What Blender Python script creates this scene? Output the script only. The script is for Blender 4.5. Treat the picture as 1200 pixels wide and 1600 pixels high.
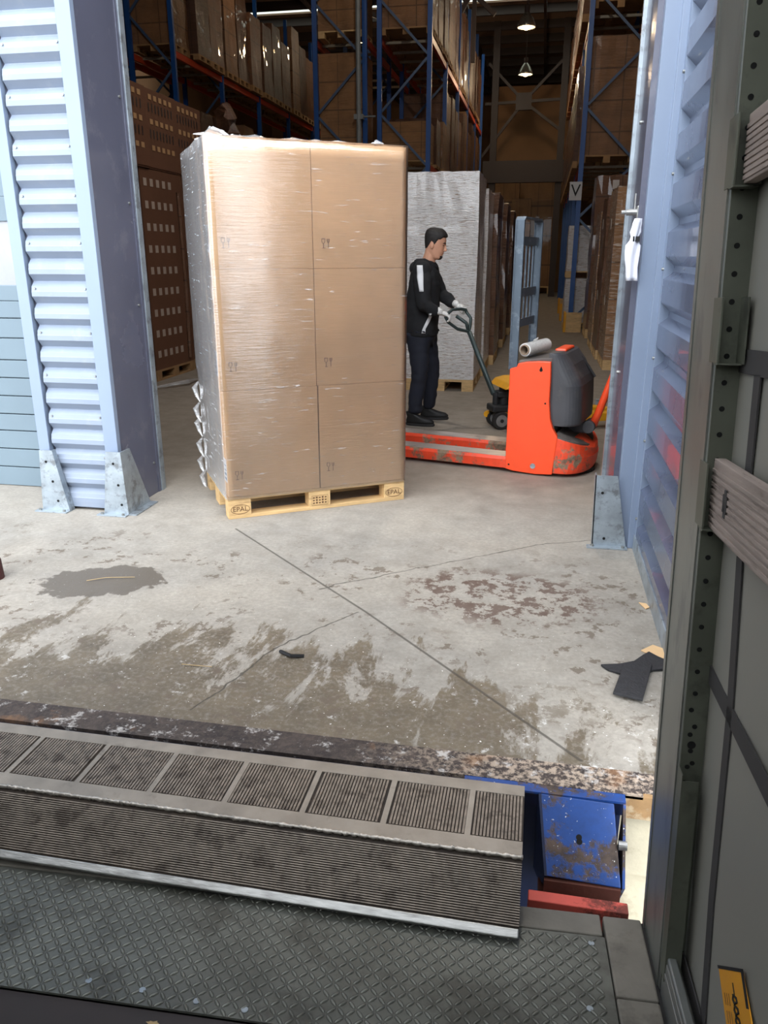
import bpy, bmesh, math, random
from mathutils import Vector, Matrix, noise
random.seed(7)
R = math.radians
S = bpy.context.scene
for o in list(bpy.data.objects): bpy.data.objects.remove(o)
C = S.collection

# ------------------------------------------------------------------ camera, light, exposure
cam = bpy.data.cameras.new('camera'); co = bpy.data.objects.new('camera', cam); C.objects.link(co)
cam.sensor_fit = 'VERTICAL'; cam.sensor_height = 36.0; cam.lens = 36.0 * 1220 / 1600
cam.clip_start = 0.02; cam.clip_end = 200
co.location = (0, 0, 1.585); co.rotation_euler = (R(90 - 18.15), 0, R(11.02))
S.camera = co
W = bpy.data.worlds.new('sky'); S.world = W; W.use_nodes = True
wn = W.node_tree; bg = wn.nodes['Background']
# overcast sky: brighter overhead than at the horizon, dim ground below
wt = wn.nodes.new('ShaderNodeTexCoord'); ws = wn.nodes.new('ShaderNodeSeparateXYZ'); wn.links.new(wt.outputs['Generated'], ws.inputs[0])
wr_ = wn.nodes.new('ShaderNodeValToRGB'); wn.links.new(ws.outputs[2], wr_.inputs[0])
el = wr_.color_ramp.elements
el[0].position = 0.0; el[0].color = (.74, .78, .83, 1); el[1].position = 1.0; el[1].color = (1.0, 1.04, 1.10, 1)
e2 = wr_.color_ramp.elements.new(.5); e2.color = (.90, .95, 1.0, 1)
# hazy brighter part of the sky, behind and above the trailer
dp = wn.nodes.new('ShaderNodeVectorMath'); dp.operation = 'DOT_PRODUCT'; wn.links.new(wt.outputs['Generated'], dp.inputs[0]); dp.inputs[1].default_value = Vector((.12, -.84, .52)).normalized()
mxx = wn.nodes.new('ShaderNodeMath'); mxx.operation = 'MAXIMUM'; wn.links.new(dp.outputs['Value'], mxx.inputs[0]); mxx.inputs[1].default_value = 0
pw_ = wn.nodes.new('ShaderNodeMath'); pw_.operation = 'POWER'; wn.links.new(mxx.outputs[0], pw_.inputs[0]); pw_.inputs[1].default_value = 4
sc_ = wn.nodes.new('ShaderNodeMath'); sc_.operation = 'MULTIPLY_ADD'; wn.links.new(pw_.outputs[0], sc_.inputs[0]); sc_.inputs[1].default_value = 5.0; sc_.inputs[2].default_value = 1.95
wn.links.new(wr_.outputs[0], bg.inputs[0]); wn.links.new(sc_.outputs[0], bg.inputs[1])
S.view_settings.view_transform = 'Standard'; S.view_settings.look = 'None'
S.view_settings.gamma = 1; S.view_settings.use_curve_mapping = False
S.view_settings.exposure = 0.63

# ------------------------------------------------------------------ materials
def lin(c):
    return tuple(((x / 255) / 12.92 if x / 255 <= .04045 else ((x / 255 + .055) / 1.055) ** 2.4) for x in c) + (1,)

class N:
    """small node-tree writer"""
    def __init__(s, name):
        s.m = bpy.data.materials.new(name); s.m.use_nodes = True
        s.t = s.m.node_tree; s.t.nodes.clear()
        s.out = s.t.nodes.new('ShaderNodeOutputMaterial')
        s.tc = s.t.nodes.new('ShaderNodeTexCoord')
    def n(s, typ, **k):
        x = s.t.nodes.new(typ)
        for a, b in k.items(): setattr(x, a, b)
        return x
    def link(s, a, b): s.t.links.new(a, b)
    def put(s, sock, v):
        if isinstance(v, bpy.types.NodeSocket): s.link(v, sock)
        else: sock.default_value = v
    def coord(s, scale=(1, 1, 1), rot=(0, 0, 0), loc=(0, 0, 0), kind='Object'):
        m = s.n('ShaderNodeMapping'); s.link(s.tc.outputs[kind], m.inputs[0])
        m.inputs['Scale'].default_value = scale; m.inputs['Rotation'].default_value = rot; m.inputs['Location'].default_value = loc
        return m.outputs[0]
    def noise(s, v, scale=5, detail=4, rough=.55, dist=0):
        x = s.n('ShaderNodeTexNoise'); s.link(v, x.inputs['Vector'])
        x.inputs['Scale'].default_value = scale; x.inputs['Detail'].default_value = detail
        x.inputs['Roughness'].default_value = rough; x.inputs['Distortion'].default_value = dist
        return x.outputs[0]
    def ramp(s, v, a, b, lo=0., hi=1.):
        x = s.n('ShaderNodeMapRange', clamp=True); s.link(v, x.inputs[0])
        x.inputs[1].default_value = a; x.inputs[2].default_value = b; x.inputs[3].default_value = lo; x.inputs[4].default_value = hi
        return x.outputs[0]
    def math(s, op, a, b=0.):
        x = s.n('ShaderNodeMath', operation=op); s.put(x.inputs[0], a); s.put(x.inputs[1], b); return x.outputs[0]
    def mix(s, f, a, b, blend='MIX'):
        x = s.n('ShaderNodeMix', data_type='RGBA', blend_type=blend); s.put(x.inputs[0], f)
        s.put(x.inputs[6], a); s.put(x.inputs[7], b); return x.outputs[2]
    def bump(s, h, strength=.3, dist=.01, normal=None):
        x = s.n('ShaderNodeBump'); s.link(h, x.inputs['Height']); x.inputs['Strength'].default_value = strength
        x.inputs['Distance'].default_value = dist
        if normal: s.link(normal, x.inputs['Normal'])
        return x.outputs[0]
    def bsdf(s, col, rough=.6, metal=0., normal=None, coat=0., spec=.5):
        x = s.n('ShaderNodeBsdfPrincipled'); s.put(x.inputs['Base Color'], col); s.put(x.inputs['Roughness'], rough)
        s.put(x.inputs['Metallic'], metal); x.inputs['Coat Weight'].default_value = coat
        x.inputs['Specular IOR Level'].default_value = spec
        if normal: s.link(normal, x.inputs['Normal'])
        return x.outputs[0]
    def done(s, sh): s.link(sh, s.out.inputs[0]); return s.m

def M(name, col, rough=.6, metal=0., var=.18, vs=6., bump=0., bs=60., st=(1, 1, 1), dirt=None, damt=.5, ds=5., dth=.55, coat=0., spec=.5, rot=(0, 0, 0)):
    n = N(name); c = lin(col)
    v = n.coord(st, rot)
    nz = n.noise(v, vs, 5)
    dk = tuple(x * (1 - var) for x in c[:3]) + (1,); lt = tuple(min(1, x * (1 + var)) for x in c[:3]) + (1,)
    b = n.mix(n.ramp(nz, .3, .7), dk, lt)
    if dirt:
        dn = n.noise(n.coord(st, rot, (3, 7, 1)), ds, 6, .65)
        b = n.mix(n.math('MULTIPLY', n.ramp(dn, dth, dth + .12), damt), b, lin(dirt))
    nm = n.bump(n.noise(v, bs, 3), bump, .004) if bump else None
    rr = n.ramp(nz, .2, .8, max(0, rough - .08), min(1, rough + .08))
    return n.done(n.bsdf(b, rr, metal, nm, coat, spec))

def seg_mask(n, v, pts, w, wob=.0):
    """thin line mask along a polyline on the floor"""
    tot = None
    sx = n.n('ShaderNodeSeparateXYZ'); n.link(v, sx.inputs[0])
    for (x0, y0), (x1, y1) in zip(pts[:-1], pts[1:]):
        L = math.hypot(x1 - x0, y1 - y0); ux, uy = (x1 - x0) / L, (y1 - y0) / L
        dx = n.math('SUBTRACT', sx.outputs[0], x0); dy = n.math('SUBTRACT', sx.outputs[1], y0)
        t = n.math('ADD', n.math('MULTIPLY', dx, ux), n.math('MULTIPLY', dy, uy))
        q = n.math('ABSOLUTE', n.math('SUBTRACT', n.math('MULTIPLY', dx, uy), n.math('MULTIPLY', dy, ux)))
        tc = n.n('ShaderNodeClamp'); n.link(t, tc.inputs[0]); tc.inputs[1].default_value = 0; tc.inputs[2].default_value = L
        ov = n.math('ABSOLUTE', n.math('SUBTRACT', t, tc.outputs[0]))
        d = n.math('ADD', q, ov)
        m = n.ramp(d, w * .5, w, 1, 0)
        tot = m if tot is None else n.math('MAXIMUM', tot, m)
    return tot

def blob(n, v, cx, cy, rx, ry, rot=0, nz=None, amt=.5, lo=.9, hi=1.1):
    """irregular stain with a shape of its own"""
    sx = n.n('ShaderNodeSeparateXYZ'); n.link(v, sx.inputs[0])
    dx = n.math('SUBTRACT', sx.outputs[0], cx); dy = n.math('SUBTRACT', sx.outputs[1], cy)
    c, s_ = math.cos(rot), math.sin(rot)
    a = n.math('DIVIDE', n.math('ADD', n.math('MULTIPLY', dx, c), n.math('MULTIPLY', dy, s_)), rx)
    b = n.math('DIVIDE', n.math('SUBTRACT', n.math('MULTIPLY', dy, c), n.math('MULTIPLY', dx, s_)), ry)
    d = n.math('SQRT', n.math('ADD', n.math('MULTIPLY', a, a), n.math('MULTIPLY', b, b)))
    if nz is not None: d = n.math('ADD', d, n.math('MULTIPLY', n.math('SUBTRACT', nz, .5), amt))
    return n.ramp(d, lo, hi, 1, 0)

def floor_mat():
    n = N('worn_concrete'); v = n.coord()
    big = n.noise(v, 1.1, 5, .6); mid = n.noise(v, 6, 6, .65); fine = n.noise(v, 45, 4, .7); vf = n.noise(v, 170, 2, .6)
    col = n.mix(n.ramp(mid, .3, .7), lin((128, 123, 115)), lin((160, 155, 147)))
    col = n.mix(n.ramp(big, .35, .65), col, n.mix(.5, col, lin((175, 166, 152))))
    col = n.mix(n.math('MULTIPLY', n.ramp(fine, .38, .62, 1, 0), .4), col, lin((120, 114, 106)))
    # the slab turns browner and a little darker inside the building
    sx = n.n('ShaderNodeSeparateXYZ'); n.link(v, sx.inputs[0])
    inside = n.ramp(n.math('ADD', sx.outputs[1], n.math('MULTIPLY', mid, .5)), 4.9, 5.8)
    col = n.mix(n.math('MULTIPLY', inside, .8), col, n.mix(n.ramp(mid, .3, .7), lin((124, 113, 101)), lin((146, 135, 122))))
    # puddle
    nb = n.noise(v, 5.5, 6, .62); nb2 = n.noise(v, 11, 6, .7)
    pud = blob(n, v, -2.13, 3.36, .33, .205, R(22), n.mix(.35, nb, nb2), 1.5, .9, .95)
    # small damp blotches scattered
    sp = n.math('MULTIPLY', n.ramp(nb2, .56, .59), n.ramp(n.noise(n.coord(loc=(4, 2, 0)), 2.2, 3), .48, .56))
    near = n.ramp(sx.outputs[1], 4.3, 3.9)
    sp = n.math('MULTIPLY', sp, near)
    # oil blotches right of the middle
    oil = n.math('MULTIPLY', blob(n, v, -.12, 3.55, .52, .34, 0, nb, .6, .8, 1.1), n.ramp(nb2, .50, .53))
    oil2 = n.math('MULTIPLY', blob(n, v, .12, 2.62, .2, .16, 0, nb, .6, .8, 1.1), n.ramp(nb2, .50, .54))
    # wet brown band next to the leveller, fingers reaching up the slab
    st = n.noise(n.coord((2.6, .9, 1), (0, 0, R(-34))), 1.5, 7, .72, .3)
    lim = n.math('ADD', 2.32, n.math('MULTIPLY', n.ramp(st, .36, .66), 1.0))
    lim = n.math('SUBTRACT', lim, n.ramp(sx.outputs[0], -.45, .15, 0, .45))
    lim = n.math('ADD', lim, n.math('MULTIPLY', n.math('SUBTRACT', nb2, .5), .35))
    wet = n.ramp(n.math('SUBTRACT', lim, sx.outputs[1]), -.05, .09)
    wet = n.math('MULTIPLY', wet, n.ramp(fine, .30, .52, .35, 1))
    white = n.math('MULTIPLY', n.ramp(n.noise(n.coord(loc=(9, 1, 0)), 9, 6, .75), .6, .67), n.ramp(sx.outputs[1], 2.9, 2.5))
    col = n.mix(n.math('MULTIPLY', wet, .86), col, n.mix(n.ramp(mid, .3, .7), lin((74, 63, 46)), lin((100, 87, 66))))
    col = n.mix(n.math('MULTIPLY', pud, .92), col, lin((92, 84, 74)))
    col = n.mix(n.math('MULTIPLY', sp, .8), col, lin((98, 86, 74)))
    col = n.mix(n.math('MULTIPLY', oil, .85), col, lin((88, 68, 58)))
    col = n.mix(n.math('MULTIPLY', oil2, .6), col, lin((108, 98, 84)))
    col = n.mix(n.math('MULTIPLY', white, .7), col, lin((214, 212, 208)))
    speck = n.ramp(n.noise(n.coord(loc=(1, 5, 0)), 75, 2, .5), .72, .745)
    col = n.mix(n.math('MULTIPLY', speck, n.ramp(sx.outputs[1], 4.2, 2.6)), col, lin((232, 231, 228)))
    # joint and cracks
    wv = n.n('ShaderNodeVectorMath', operation='ADD'); n.link(v, wv.inputs[0])
    wn_ = n.n('ShaderNodeTexNoise'); n.link(v, wn_.inputs[0]); wn_.inputs['Scale'].default_value = 9
    sc = n.n('ShaderNodeVectorMath', operation='SCALE'); n.link(wn_.outputs[1], sc.inputs[0]); sc.inputs['Scale'].default_value = .06
    n.link(sc.outputs[0], wv.inputs[1]); vw = wv.outputs[0]
    joint = seg_mask(n, v, [(-1.75, 4.25), (-.727, 3.261), (.22, 2.28)], .0075)
    crk = seg_mask(n, vw, [(-.72, 3.29), (-1.0, 2.86), (-1.06, 2.6), (-1.14, 2.35)], .0055)
    crk2 = seg_mask(n, vw, [(-.98, 3.5), (-.55, 3.85), (.1, 4.35), (.4, 4.48)], .005)
    ln = n.math('MAXIMUM', joint, n.math('MAXIMUM', crk, crk2))
    col = n.mix(n.math('MULTIPLY', ln, .75), col, lin((62, 57, 50)))
    rough = n.ramp(n.math('MAXIMUM', wet, pud), 0, 1, .78, .5)
    h = n.math('SUBTRACT', n.math('ADD', fine, n.math('MULTIPLY', vf, .5)), n.math('MULTIPLY', ln, 3))
    return n.done(n.bsdf(col, rough, 0, n.bump(h, .35, .004)))

def edge_mat():
    n = N('grimy_edge_steel'); v = n.coord()
    a = n.noise(v, 7, 6, .7); b = n.noise(n.coord(loc=(5, 5, 5)), 42, 6, .8); f = n.noise(v, 120, 2)
    sx = n.n('ShaderNodeSeparateXYZ'); n.link(v, sx.inputs[0])
    col = n.mix(n.ramp(a, .4, .6), lin((44, 36, 35)), lin((66, 56, 52)))
    rgt = n.ramp(n.math('ADD', sx.outputs[0], n.math('MULTIPLY', a, .5)), -.3, .25)
    col = n.mix(n.math('MULTIPLY', n.ramp(b, .46, .56), n.math('ADD', .06, n.math('MULTIPLY', rgt, .8))), col, lin((178, 160, 142)))
    col = n.mix(n.math('MULTIPLY', n.ramp(n.noise(n.coord(loc=(2, 8, 1)), 5, 4), .60, .68), .45), col, lin((150, 108, 70)))
    col = n.mix(n.math('MULTIPLY', n.ramp(n.noise(n.coord(loc=(7, 3, 1)), 10, 6, .8), .55, .62), .75), col, lin((200, 196, 192)))
    return n.done(n.bsdf(col, .7, 0, n.bump(n.math('ADD', b, f), .5, .004)))

def paint_chipped(name, base, chip, amt=.62, rough=.4, sc=5, shade=.82, speck=.70):
    n = N(name); v = n.coord()
    a = n.noise(v, sc, 8, .75); b = n.noise(n.coord(loc=(4, 4, 4)), sc * 3, 6, .7)
    col = n.mix(n.ramp(b, .3, .7), lin(base), lin(tuple(x * shade for x in base)))
    m = n.ramp(a, amt - .06, amt)
    col = n.mix(m, col, n.mix(n.ramp(b, .35, .65), lin(chip), lin(tuple(x * .6 for x in chip))))
    col = n.mix(n.ramp(n.noise(v, sc * 18, 2), speck, speck + .03), col, lin((205, 205, 200)))
    return n.done(n.bsdf(col, n.ramp(m, 0, 1, rough, .75), 0, n.bump(n.math('MULTIPLY', m, -1), .3, .003)))

def carton_mat(name, col, printed=False, dark=.0):
    n = N(name); v = n.coord()
    fl = n.noise(n.coord((1, 1, 60)), 6, 2, .4)
    b = n.mix(n.ramp(n.noise(v, 2.5, 4), .3, .7), lin(col), lin(tuple(x * .93 for x in col)))
    b = n.mix(n.math('MULTIPLY', n.ramp(fl, .4, .6), .16), b, lin(tuple(x * .8 for x in col)))
    return n.done(n.bsdf(b, .75, 0, n.bump(fl, .06, .002), 0, .3))

def film_mat(name='stretch_film', haze=.10, streak=.45, scale=1.0, bmp=.35, extra=.05):
    n = N(name)
    v = n.coord((2.0 * scale, 2.0 * scale, 52 * scale), (R(0), R(6), 0))
    v2 = n.coord((3.5 * scale, 3.5 * scale, 34 * scale), (R(16), R(-14), R(3)), (3, 1, 2))
    a = n.noise(v, 2.2, 5, .6, .5); b = n.noise(v2, 2.2, 4, .55, .4); big = n.noise(n.coord(), 1.6, 3)
    ridge = n.math('ADD', n.ramp(a, .64, .74), n.ramp(b, .64, .74))
    h = n.math('ADD', n.math('MULTIPLY', a, 1.), n.math('MULTIPLY', b, .9))
    nm = n.bump(h, bmp, .004)
    gl = n.n('ShaderNodeBsdfGlossy'); gl.inputs['Roughness'].default_value = .09; n.link(nm, gl.inputs['Normal']); gl.inputs[0].default_value = (1, 1, 1, 1)
    tr = n.n('ShaderNodeBsdfTransparent'); tr.inputs[0].default_value = (.97, .97, .97, 1)
    fr = n.n('ShaderNodeFresnel'); fr.inputs[0].default_value = 1.5; n.link(nm, fr.inputs['Normal'])
    m1 = n.n('ShaderNodeMixShader'); n.link(n.math('MINIMUM', n.math('ADD', n.math('MULTIPLY', fr.outputs[0], 2.0), extra), 1.), m1.inputs[0]); n.link(tr.outputs[0], m1.inputs[1]); n.link(gl.outputs[0], m1.inputs[2])
    df = n.n('ShaderNodeBsdfDiffuse'); df.inputs[0].default_value = (.93, .93, .94, 1)
    k = n.math('MULTIPLY', n.math('MULTIPLY', ridge, n.ramp(big, .35, .65, .25, 1)), streak)
    k = n.math('MINIMUM', n.math('ADD', k, haze), .9)
    m2 = n.n('ShaderNodeMixShader'); n.link(k, m2.inputs[0]); n.link(m1.outputs[0], m2.inputs[1]); n.link(df.outputs[0], m2.inputs[2])
    return n.done(m2.outputs[0])

def wrapped_mat(name, box, film, amt=.5, gloss=.3, sc=1.0, th=.5, boxes=(.4, .3), metal=0.):
    """cartons seen through many layers of crinkled film (one opaque surface)"""
    n = N(name)
    v = n.coord((1.2 * sc, 1.2 * sc, 11 * sc)); w = n.noise(v, 5, 6, .7, .8); w2 = n.noise(n.coord((2, 2, 9), (R(20), R(15), 0)), 5 * sc, 4, .6, .6)
    # carton rows
    sx = n.n('ShaderNodeSeparateXYZ'); n.link(n.tc.outputs['Object'], sx.inputs[0])
    fz = n.math('FRACT', n.math('DIVIDE', sx.outputs[2], boxes[1]))
    seam = n.ramp(n.math('ABSOLUTE', n.math('SUBTRACT', fz, .5)), .465, .49)
    fx = n.math('FRACT', n.math('DIVIDE', n.math('ADD', n.math('ADD', sx.outputs[0], sx.outputs[1]), 40.), boxes[0]))
    seam = n.math('MAXIMUM', seam, n.ramp(n.math('ABSOLUTE', n.math('SUBTRACT', fx, .5)), .475, .49))
    b = n.mix(n.ramp(n.noise(n.coord(), 3, 3), .3, .7), lin(box), lin(tuple(x * .82 for x in box)))
    b = n.mix(n.math('MULTIPLY', seam, .7), b, lin(tuple(x * .4 for x in box)))
    m = n.math('MULTIPLY', n.ramp(w, th, th + .14), amt)
    b = n.mix(m, b, lin(film))
    nm = n.bump(n.math('ADD', w, w2), .9, .02)
    return n.done(n.bsdf(b, .75 - gloss, n.math('MULTIPLY', m, metal), nm, .5 if gloss > .3 else .2))

MAT = {}
def build_mats():
    m = MAT
    m['floor'] = floor_mat(); m['edge'] = edge_mat()
    m['dockwall'] = M('dock_face_concrete', (196, 186, 160), .85, bump=.3, dirt=(140, 124, 100), damt=.6)
    m['ground'] = M('yard_asphalt', (96, 96, 94), .9, bump=.3)
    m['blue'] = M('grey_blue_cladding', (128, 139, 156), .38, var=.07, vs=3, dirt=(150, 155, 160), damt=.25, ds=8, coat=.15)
    m['bluedustyshade'] = M('shaded_dusty_blue_cladding', (80, 88, 110), .25, var=.1, vs=3, dirt=(120, 126, 134), damt=.18, ds=5, coat=.3)  # same cladding paint darkened for its shaded side, with faint dust over it
    m['bluetrim'] = M('light_blue_trim', (128, 142, 164), .4, var=.05, vs=2, dirt=(190, 195, 200), damt=.5, ds=22, dth=.7)
    m['reveal'] = M('slate_grey_jamb', (84, 86, 102), .24, var=.08, vs=2, dirt=(120, 120, 130), damt=.3, ds=5, coat=.2)
    m['door'] = M('sectional_door_blue', (106, 122, 132), .5, var=.06, vs=2)
    m['window'] = M('dull_door_window', (150, 152, 158), .25, var=.12, vs=3)
    m['galv'] = M('galvanised_steel', (158, 168, 176), .42, .55, var=.22, vs=9, bump=.15, bs=30, dirt=(88, 86, 84), damt=.6, ds=14, dth=.52)
    m['screw'] = M('screw_steel', (150, 152, 150), .4, .8)
    m['dark'] = M('near_black', (22, 22, 24), .7, var=.1)
    m['hole'] = M('drilled_hole_black', (10, 10, 10), .95, var=0.)
    m['carton'] = carton_mat('plain_carton', (232, 194, 150))
    m['cartonb'] = carton_mat('brown_carton', (170, 126, 86))
    m['cartonc'] = carton_mat('tan_carton', (186, 146, 104))
    m['cartond'] = carton_mat('dull_brown_carton', (108, 73, 54))
    m['ink'] = M('printed_ink', (92, 52, 62), .8, var=.05)
    m['inkb'] = M('brown_stamp_ink', (104, 74, 48), .8, var=.1)
    m['label'] = M('paper_label', (228, 230, 236), .6, var=.03)
    m['barcode'] = M('barcode_ink', (120, 140, 165), .6, var=.1, vs=300, st=(.1, .1, 1))
    m['film'] = film_mat(haze=.02, streak=.5, bmp=.2, extra=.06)
    m['filmdenseglare'] = film_mat('dense_glare_film', .15, .95, .8, .3, .12)  # denser streaks, plus white haze painted in for glare on the left side
    m['filmbunch'] = film_mat('bunched_film', .22, .7, .6)
    m['wood'] = M('pallet_pine', (206, 172, 122), .72, var=.18, vs=5, st=(1.2, 6, 6), bump=.15, bs=25, dirt=(140, 104, 70), damt=.5, ds=4)
    m['wooddk'] = M('old_pallet_wood', (150, 116, 78), .8, var=.2, vs=6)
    m['silver'] = wrapped_mat('silvery_wrapped_cartons', (190, 160, 142), (250, 250, 252), .95, .42, 1.6, .34, metal=.55)
    m['brownwrap'] = wrapped_mat('glossy_brown_wrap', (118, 80, 56), (180, 166, 150), .45, .45, .8, .60, (.5, .42))
    m['darkwrap'] = wrapped_mat('dark_brown_wrap', (92, 60, 42), (140, 112, 90), .4, .45, .7, .60, (.5, .36))
    m['tanwrap'] = wrapped_mat('tan_wrap', (142, 102, 68), (184, 158, 124), .35, .35, .6, .62, (.6, .55))
    m['crinkletan'] = wrapped_mat('crinkled_tan_wrap', (170, 126, 86), (224, 218, 212), .7, .45, .8, .50, (.6, .5))  # pale streaks paint in the highlights along the crinkled film
    m['plainstack'] = wrapped_mat('plain_stacked_cartons', (150, 108, 68), (164, 124, 84), .15, .15, .3, .7, (.43, .55))
    m['rackblue'] = M('rack_upright_blue', (22, 74, 142), .4, var=.08)
    m['braceblue'] = M('rack_brace_grey_blue', (62, 84, 116), .45, var=.1)
    m['beam'] = M('rack_beam_orange', (190, 68, 34), .45, var=.08)
    m['greybeam'] = M('pale_shelf_bar', (150, 140, 120), .5, var=.08)
    m['pipe'] = M('grey_downpipe', (120, 126, 128), .45, .1)
    m['yellow'] = M('safety_yellow', (226, 160, 24), .5, var=.1)
    m['whallwall'] = M('warehouse_wall_brown', (150, 112, 78), .8, var=.1, vs=1)
    m['whceil'] = M('warehouse_roof_sheet', (124, 100, 84), .8, var=.1, vs=1, st=(1, 12, 1))
    m['steelbrown'] = M('dark_roof_steel', (52, 42, 40), .6, var=.1)
    n = N('roof_light_panel'); e = n.n('ShaderNodeEmission'); e.inputs[0].default_value = (.86, .95, .84, 1); e.inputs[1].default_value = 1.0; m['skylight'] = n.done(e.outputs[0])
    n = N('lamp_glow'); e = n.n('ShaderNodeEmission'); e.inputs[0].default_value = (1, .66, .3, 1); e.inputs[1].default_value = 7; m['glow'] = n.done(e.outputs[0])
    m['lampshade'] = M('lamp_reflector', (150, 150, 140), .3, .7)
    # electric pallet truck
    m['red'] = paint_chipped('truck_orange_red', (250, 82, 40), (222, 72, 38), .76, .35, 3, .95, .9)
    m['redworn'] = paint_chipped('worn_orange_red', (240, 76, 42), (150, 128, 104), .58, .45, 5, .9, .9)
    m['hood'] = M('charcoal_plastic', (66, 66, 70), .5, var=.12, vs=5, dirt=(110, 104, 98), damt=.35, ds=3)
    m['deck'] = M('scuffed_deck_plastic', (84, 78, 74), .65, var=.2, vs=9, bump=.2, dirt=(120, 112, 104), damt=.5)
    m['fork'] = M('worn_fork_top', (190, 178, 170), .32, .5, var=.2, vs=6, st=(1, 8, 1), dirt=(130, 96, 84), damt=.6)
    m['guard'] = M('blue_grey_guard_steel', (82, 94, 106), .5, .2, var=.15, vs=6, dirt=(150, 160, 168), damt=.4, ds=14)
    m['filmroll'] = M('white_film_roll', (214, 212, 208), .3, var=.05, vs=30, st=(1, 1, 8))
    m['core'] = M('cardboard_core', (150, 130, 110), .8)
    m['jackdk'] = M('jack_dark_green_grey', (54, 66, 66), .45, .2, var=.12)
    m['grip'] = M('grip_black', (34, 36, 38), .6)
    m['tyre'] = M('black_tyre', (36, 34, 34), .7)
    m['rim'] = M('grey_wheel_rim', (150, 150, 150), .45, .5, var=.15, vs=30)
    # person
    m['skin'] = M('skin', (192, 142, 116), .55, var=.06, vs=30, spec=.3)
    m['hair'] = M('black_hair', (26, 21, 19), .7, var=.3, vs=60, bump=.8, bs=120)
    m['hoodie'] = M('black_hoodie', (20, 20, 23), .9, var=.2, vs=14, bump=.4, bs=16)
    m['trousers'] = M('navy_trousers', (22, 25, 38), .85, var=.2, vs=12, bump=.4, bs=14)
    m['stripe'] = M('white_stripe', (214, 214, 216), .8, var=.05)
    m['glove'] = M('white_work_glove', (208, 206, 202), .85, var=.08, vs=40, bump=.3, bs=90)
    m['shoe'] = M('black_shoe', (24, 23, 23), .6, var=.2)
    m['sole'] = M('shoe_sole', (40, 38, 38), .8)
    m['lips'] = M('lips', (150, 84, 76), .5, var=.05)
    # leveller
    m['alu'] = M('scuffed_leveller_steel', (146, 138, 128), .5, .45, var=.2, vs=9, bump=.2, bs=60, dirt=(70, 62, 56), damt=.6, ds=8, dth=.6)
    m['rib'] = M('worn_rib_steel', (128, 118, 108), .5, .4, var=.3, vs=12, st=(3, 3, 1), dirt=(64, 54, 48), damt=.75, ds=6, dth=.52)
    m['groove'] = M('dirt_filled_groove', (52, 44, 38), .85, var=.3, vs=20, dirt=(84, 72, 60), damt=.6)
    m['bare'] = M('bare_bright_steel', (172, 172, 170), .35, .75, var=.3, vs=12, st=(1, 6, 1), bump=.3, bs=50, dirt=(90, 86, 82), damt=.5)
    m['weld'] = M('weld_bead', (176, 170, 162), .4, .7, var=.3, vs=30, bump=.5, bs=80)
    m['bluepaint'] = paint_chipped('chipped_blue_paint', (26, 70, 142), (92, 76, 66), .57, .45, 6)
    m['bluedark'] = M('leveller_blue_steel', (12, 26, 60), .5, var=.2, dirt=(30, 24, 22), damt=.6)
    m['rust'] = M('rusty_brown_steel', (82, 42, 30), .8, var=.3, vs=10, bump=.3)
    m['rusttan'] = M('rust_stained_edge', (150, 118, 80), .85, var=.3, vs=14, dirt=(196, 180, 150), damt=.7, ds=14, dth=.5, bump=.3)
    m['redsteel'] = paint_chipped('faded_red_paint', (206, 84, 70), (130, 58, 46), .62, .6, 4, .9, .95)
    # trailer
    m['plate'] = M('grey_green_tread_plate', (100, 102, 96), .42, .35, var=.3, vs=4, bump=.12, bs=50, dirt=(50, 46, 40), damt=.55, ds=5, dth=.5)
    m['treadtop'] = M('worn_tread_lozenge', (122, 124, 117), .36, .45, var=.3, vs=4, dirt=(60, 54, 46), damt=.5, ds=5, dth=.5)
    m['treadgrime'] = M('grime_round_lozenges', (66, 66, 60), .6, .1, var=.2)
    m['plank'] = M('worn_grey_board', (112, 108, 100), .75, var=.25, vs=6, bump=.3, bs=50, dirt=(60, 56, 50), damt=.5)
    m['ply'] = M('dark_plywood_floor', (52, 46, 46), .7, var=.2)
    m['post'] = M('trailer_post_steel', (128, 130, 124), .42, .5, var=.2, vs=4, st=(2, 2, .8), dirt=(84, 88, 90), damt=.5, ds=6)
    m['postin'] = M('trailer_green_grey', (96, 99, 88), .5, .35, var=.18, vs=6, dirt=(48, 48, 44), damt=.5, ds=7)
    m['board'] = M('weathered_side_board', (152, 138, 130), .8, var=.2, vs=4, st=(10, 1, 6), bump=.3, bs=30, dirt=(92, 78, 72), damt=.5, ds=7)
    m['curtain'] = M('grey_green_curtain', (134, 132, 124), .55, var=.05, vs=1.5, bump=.1, bs=4)
    m['strap'] = M('dark_webbing', (58, 56, 56), .75, var=.08)
    m['sticker'] = M('orange_sticker', (232, 160, 30), .45, var=.05)
    m['siderail'] = M('aluminium_side_rail', (132, 134, 132), .38, .6, var=.15, vs=5)
    n = N('translucent_roof_sheet'); tl_ = n.n('ShaderNodeBsdfTranslucent'); tl_.inputs[0].default_value = (.8, .8, .78, 1); df_ = n.n('ShaderNodeBsdfDiffuse'); df_.inputs[0].default_value = (.6, .6, .58, 1)
    mx_ = n.n('ShaderNodeMixShader'); mx_.inputs[0].default_value = .42; n.link(tl_.outputs[0], mx_.inputs[1]); n.link(df_.outputs[0], mx_.inputs[2]); m['troof'] = n.done(mx_.outputs[0])
    m['stickerdull2'] = M('pale_carton_label', (200, 194, 188), .6, var=.08)
    m['rubber'] = M('black_rubber', (40, 40, 43), .7, var=.35, vs=40, bump=.8, bs=90)
    m['chip'] = M('raw_wood_chip', (222, 186, 140), .8, var=.1)
    m['cloth'] = M('white_cloth', (224, 226, 236), .8, var=.05)
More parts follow.
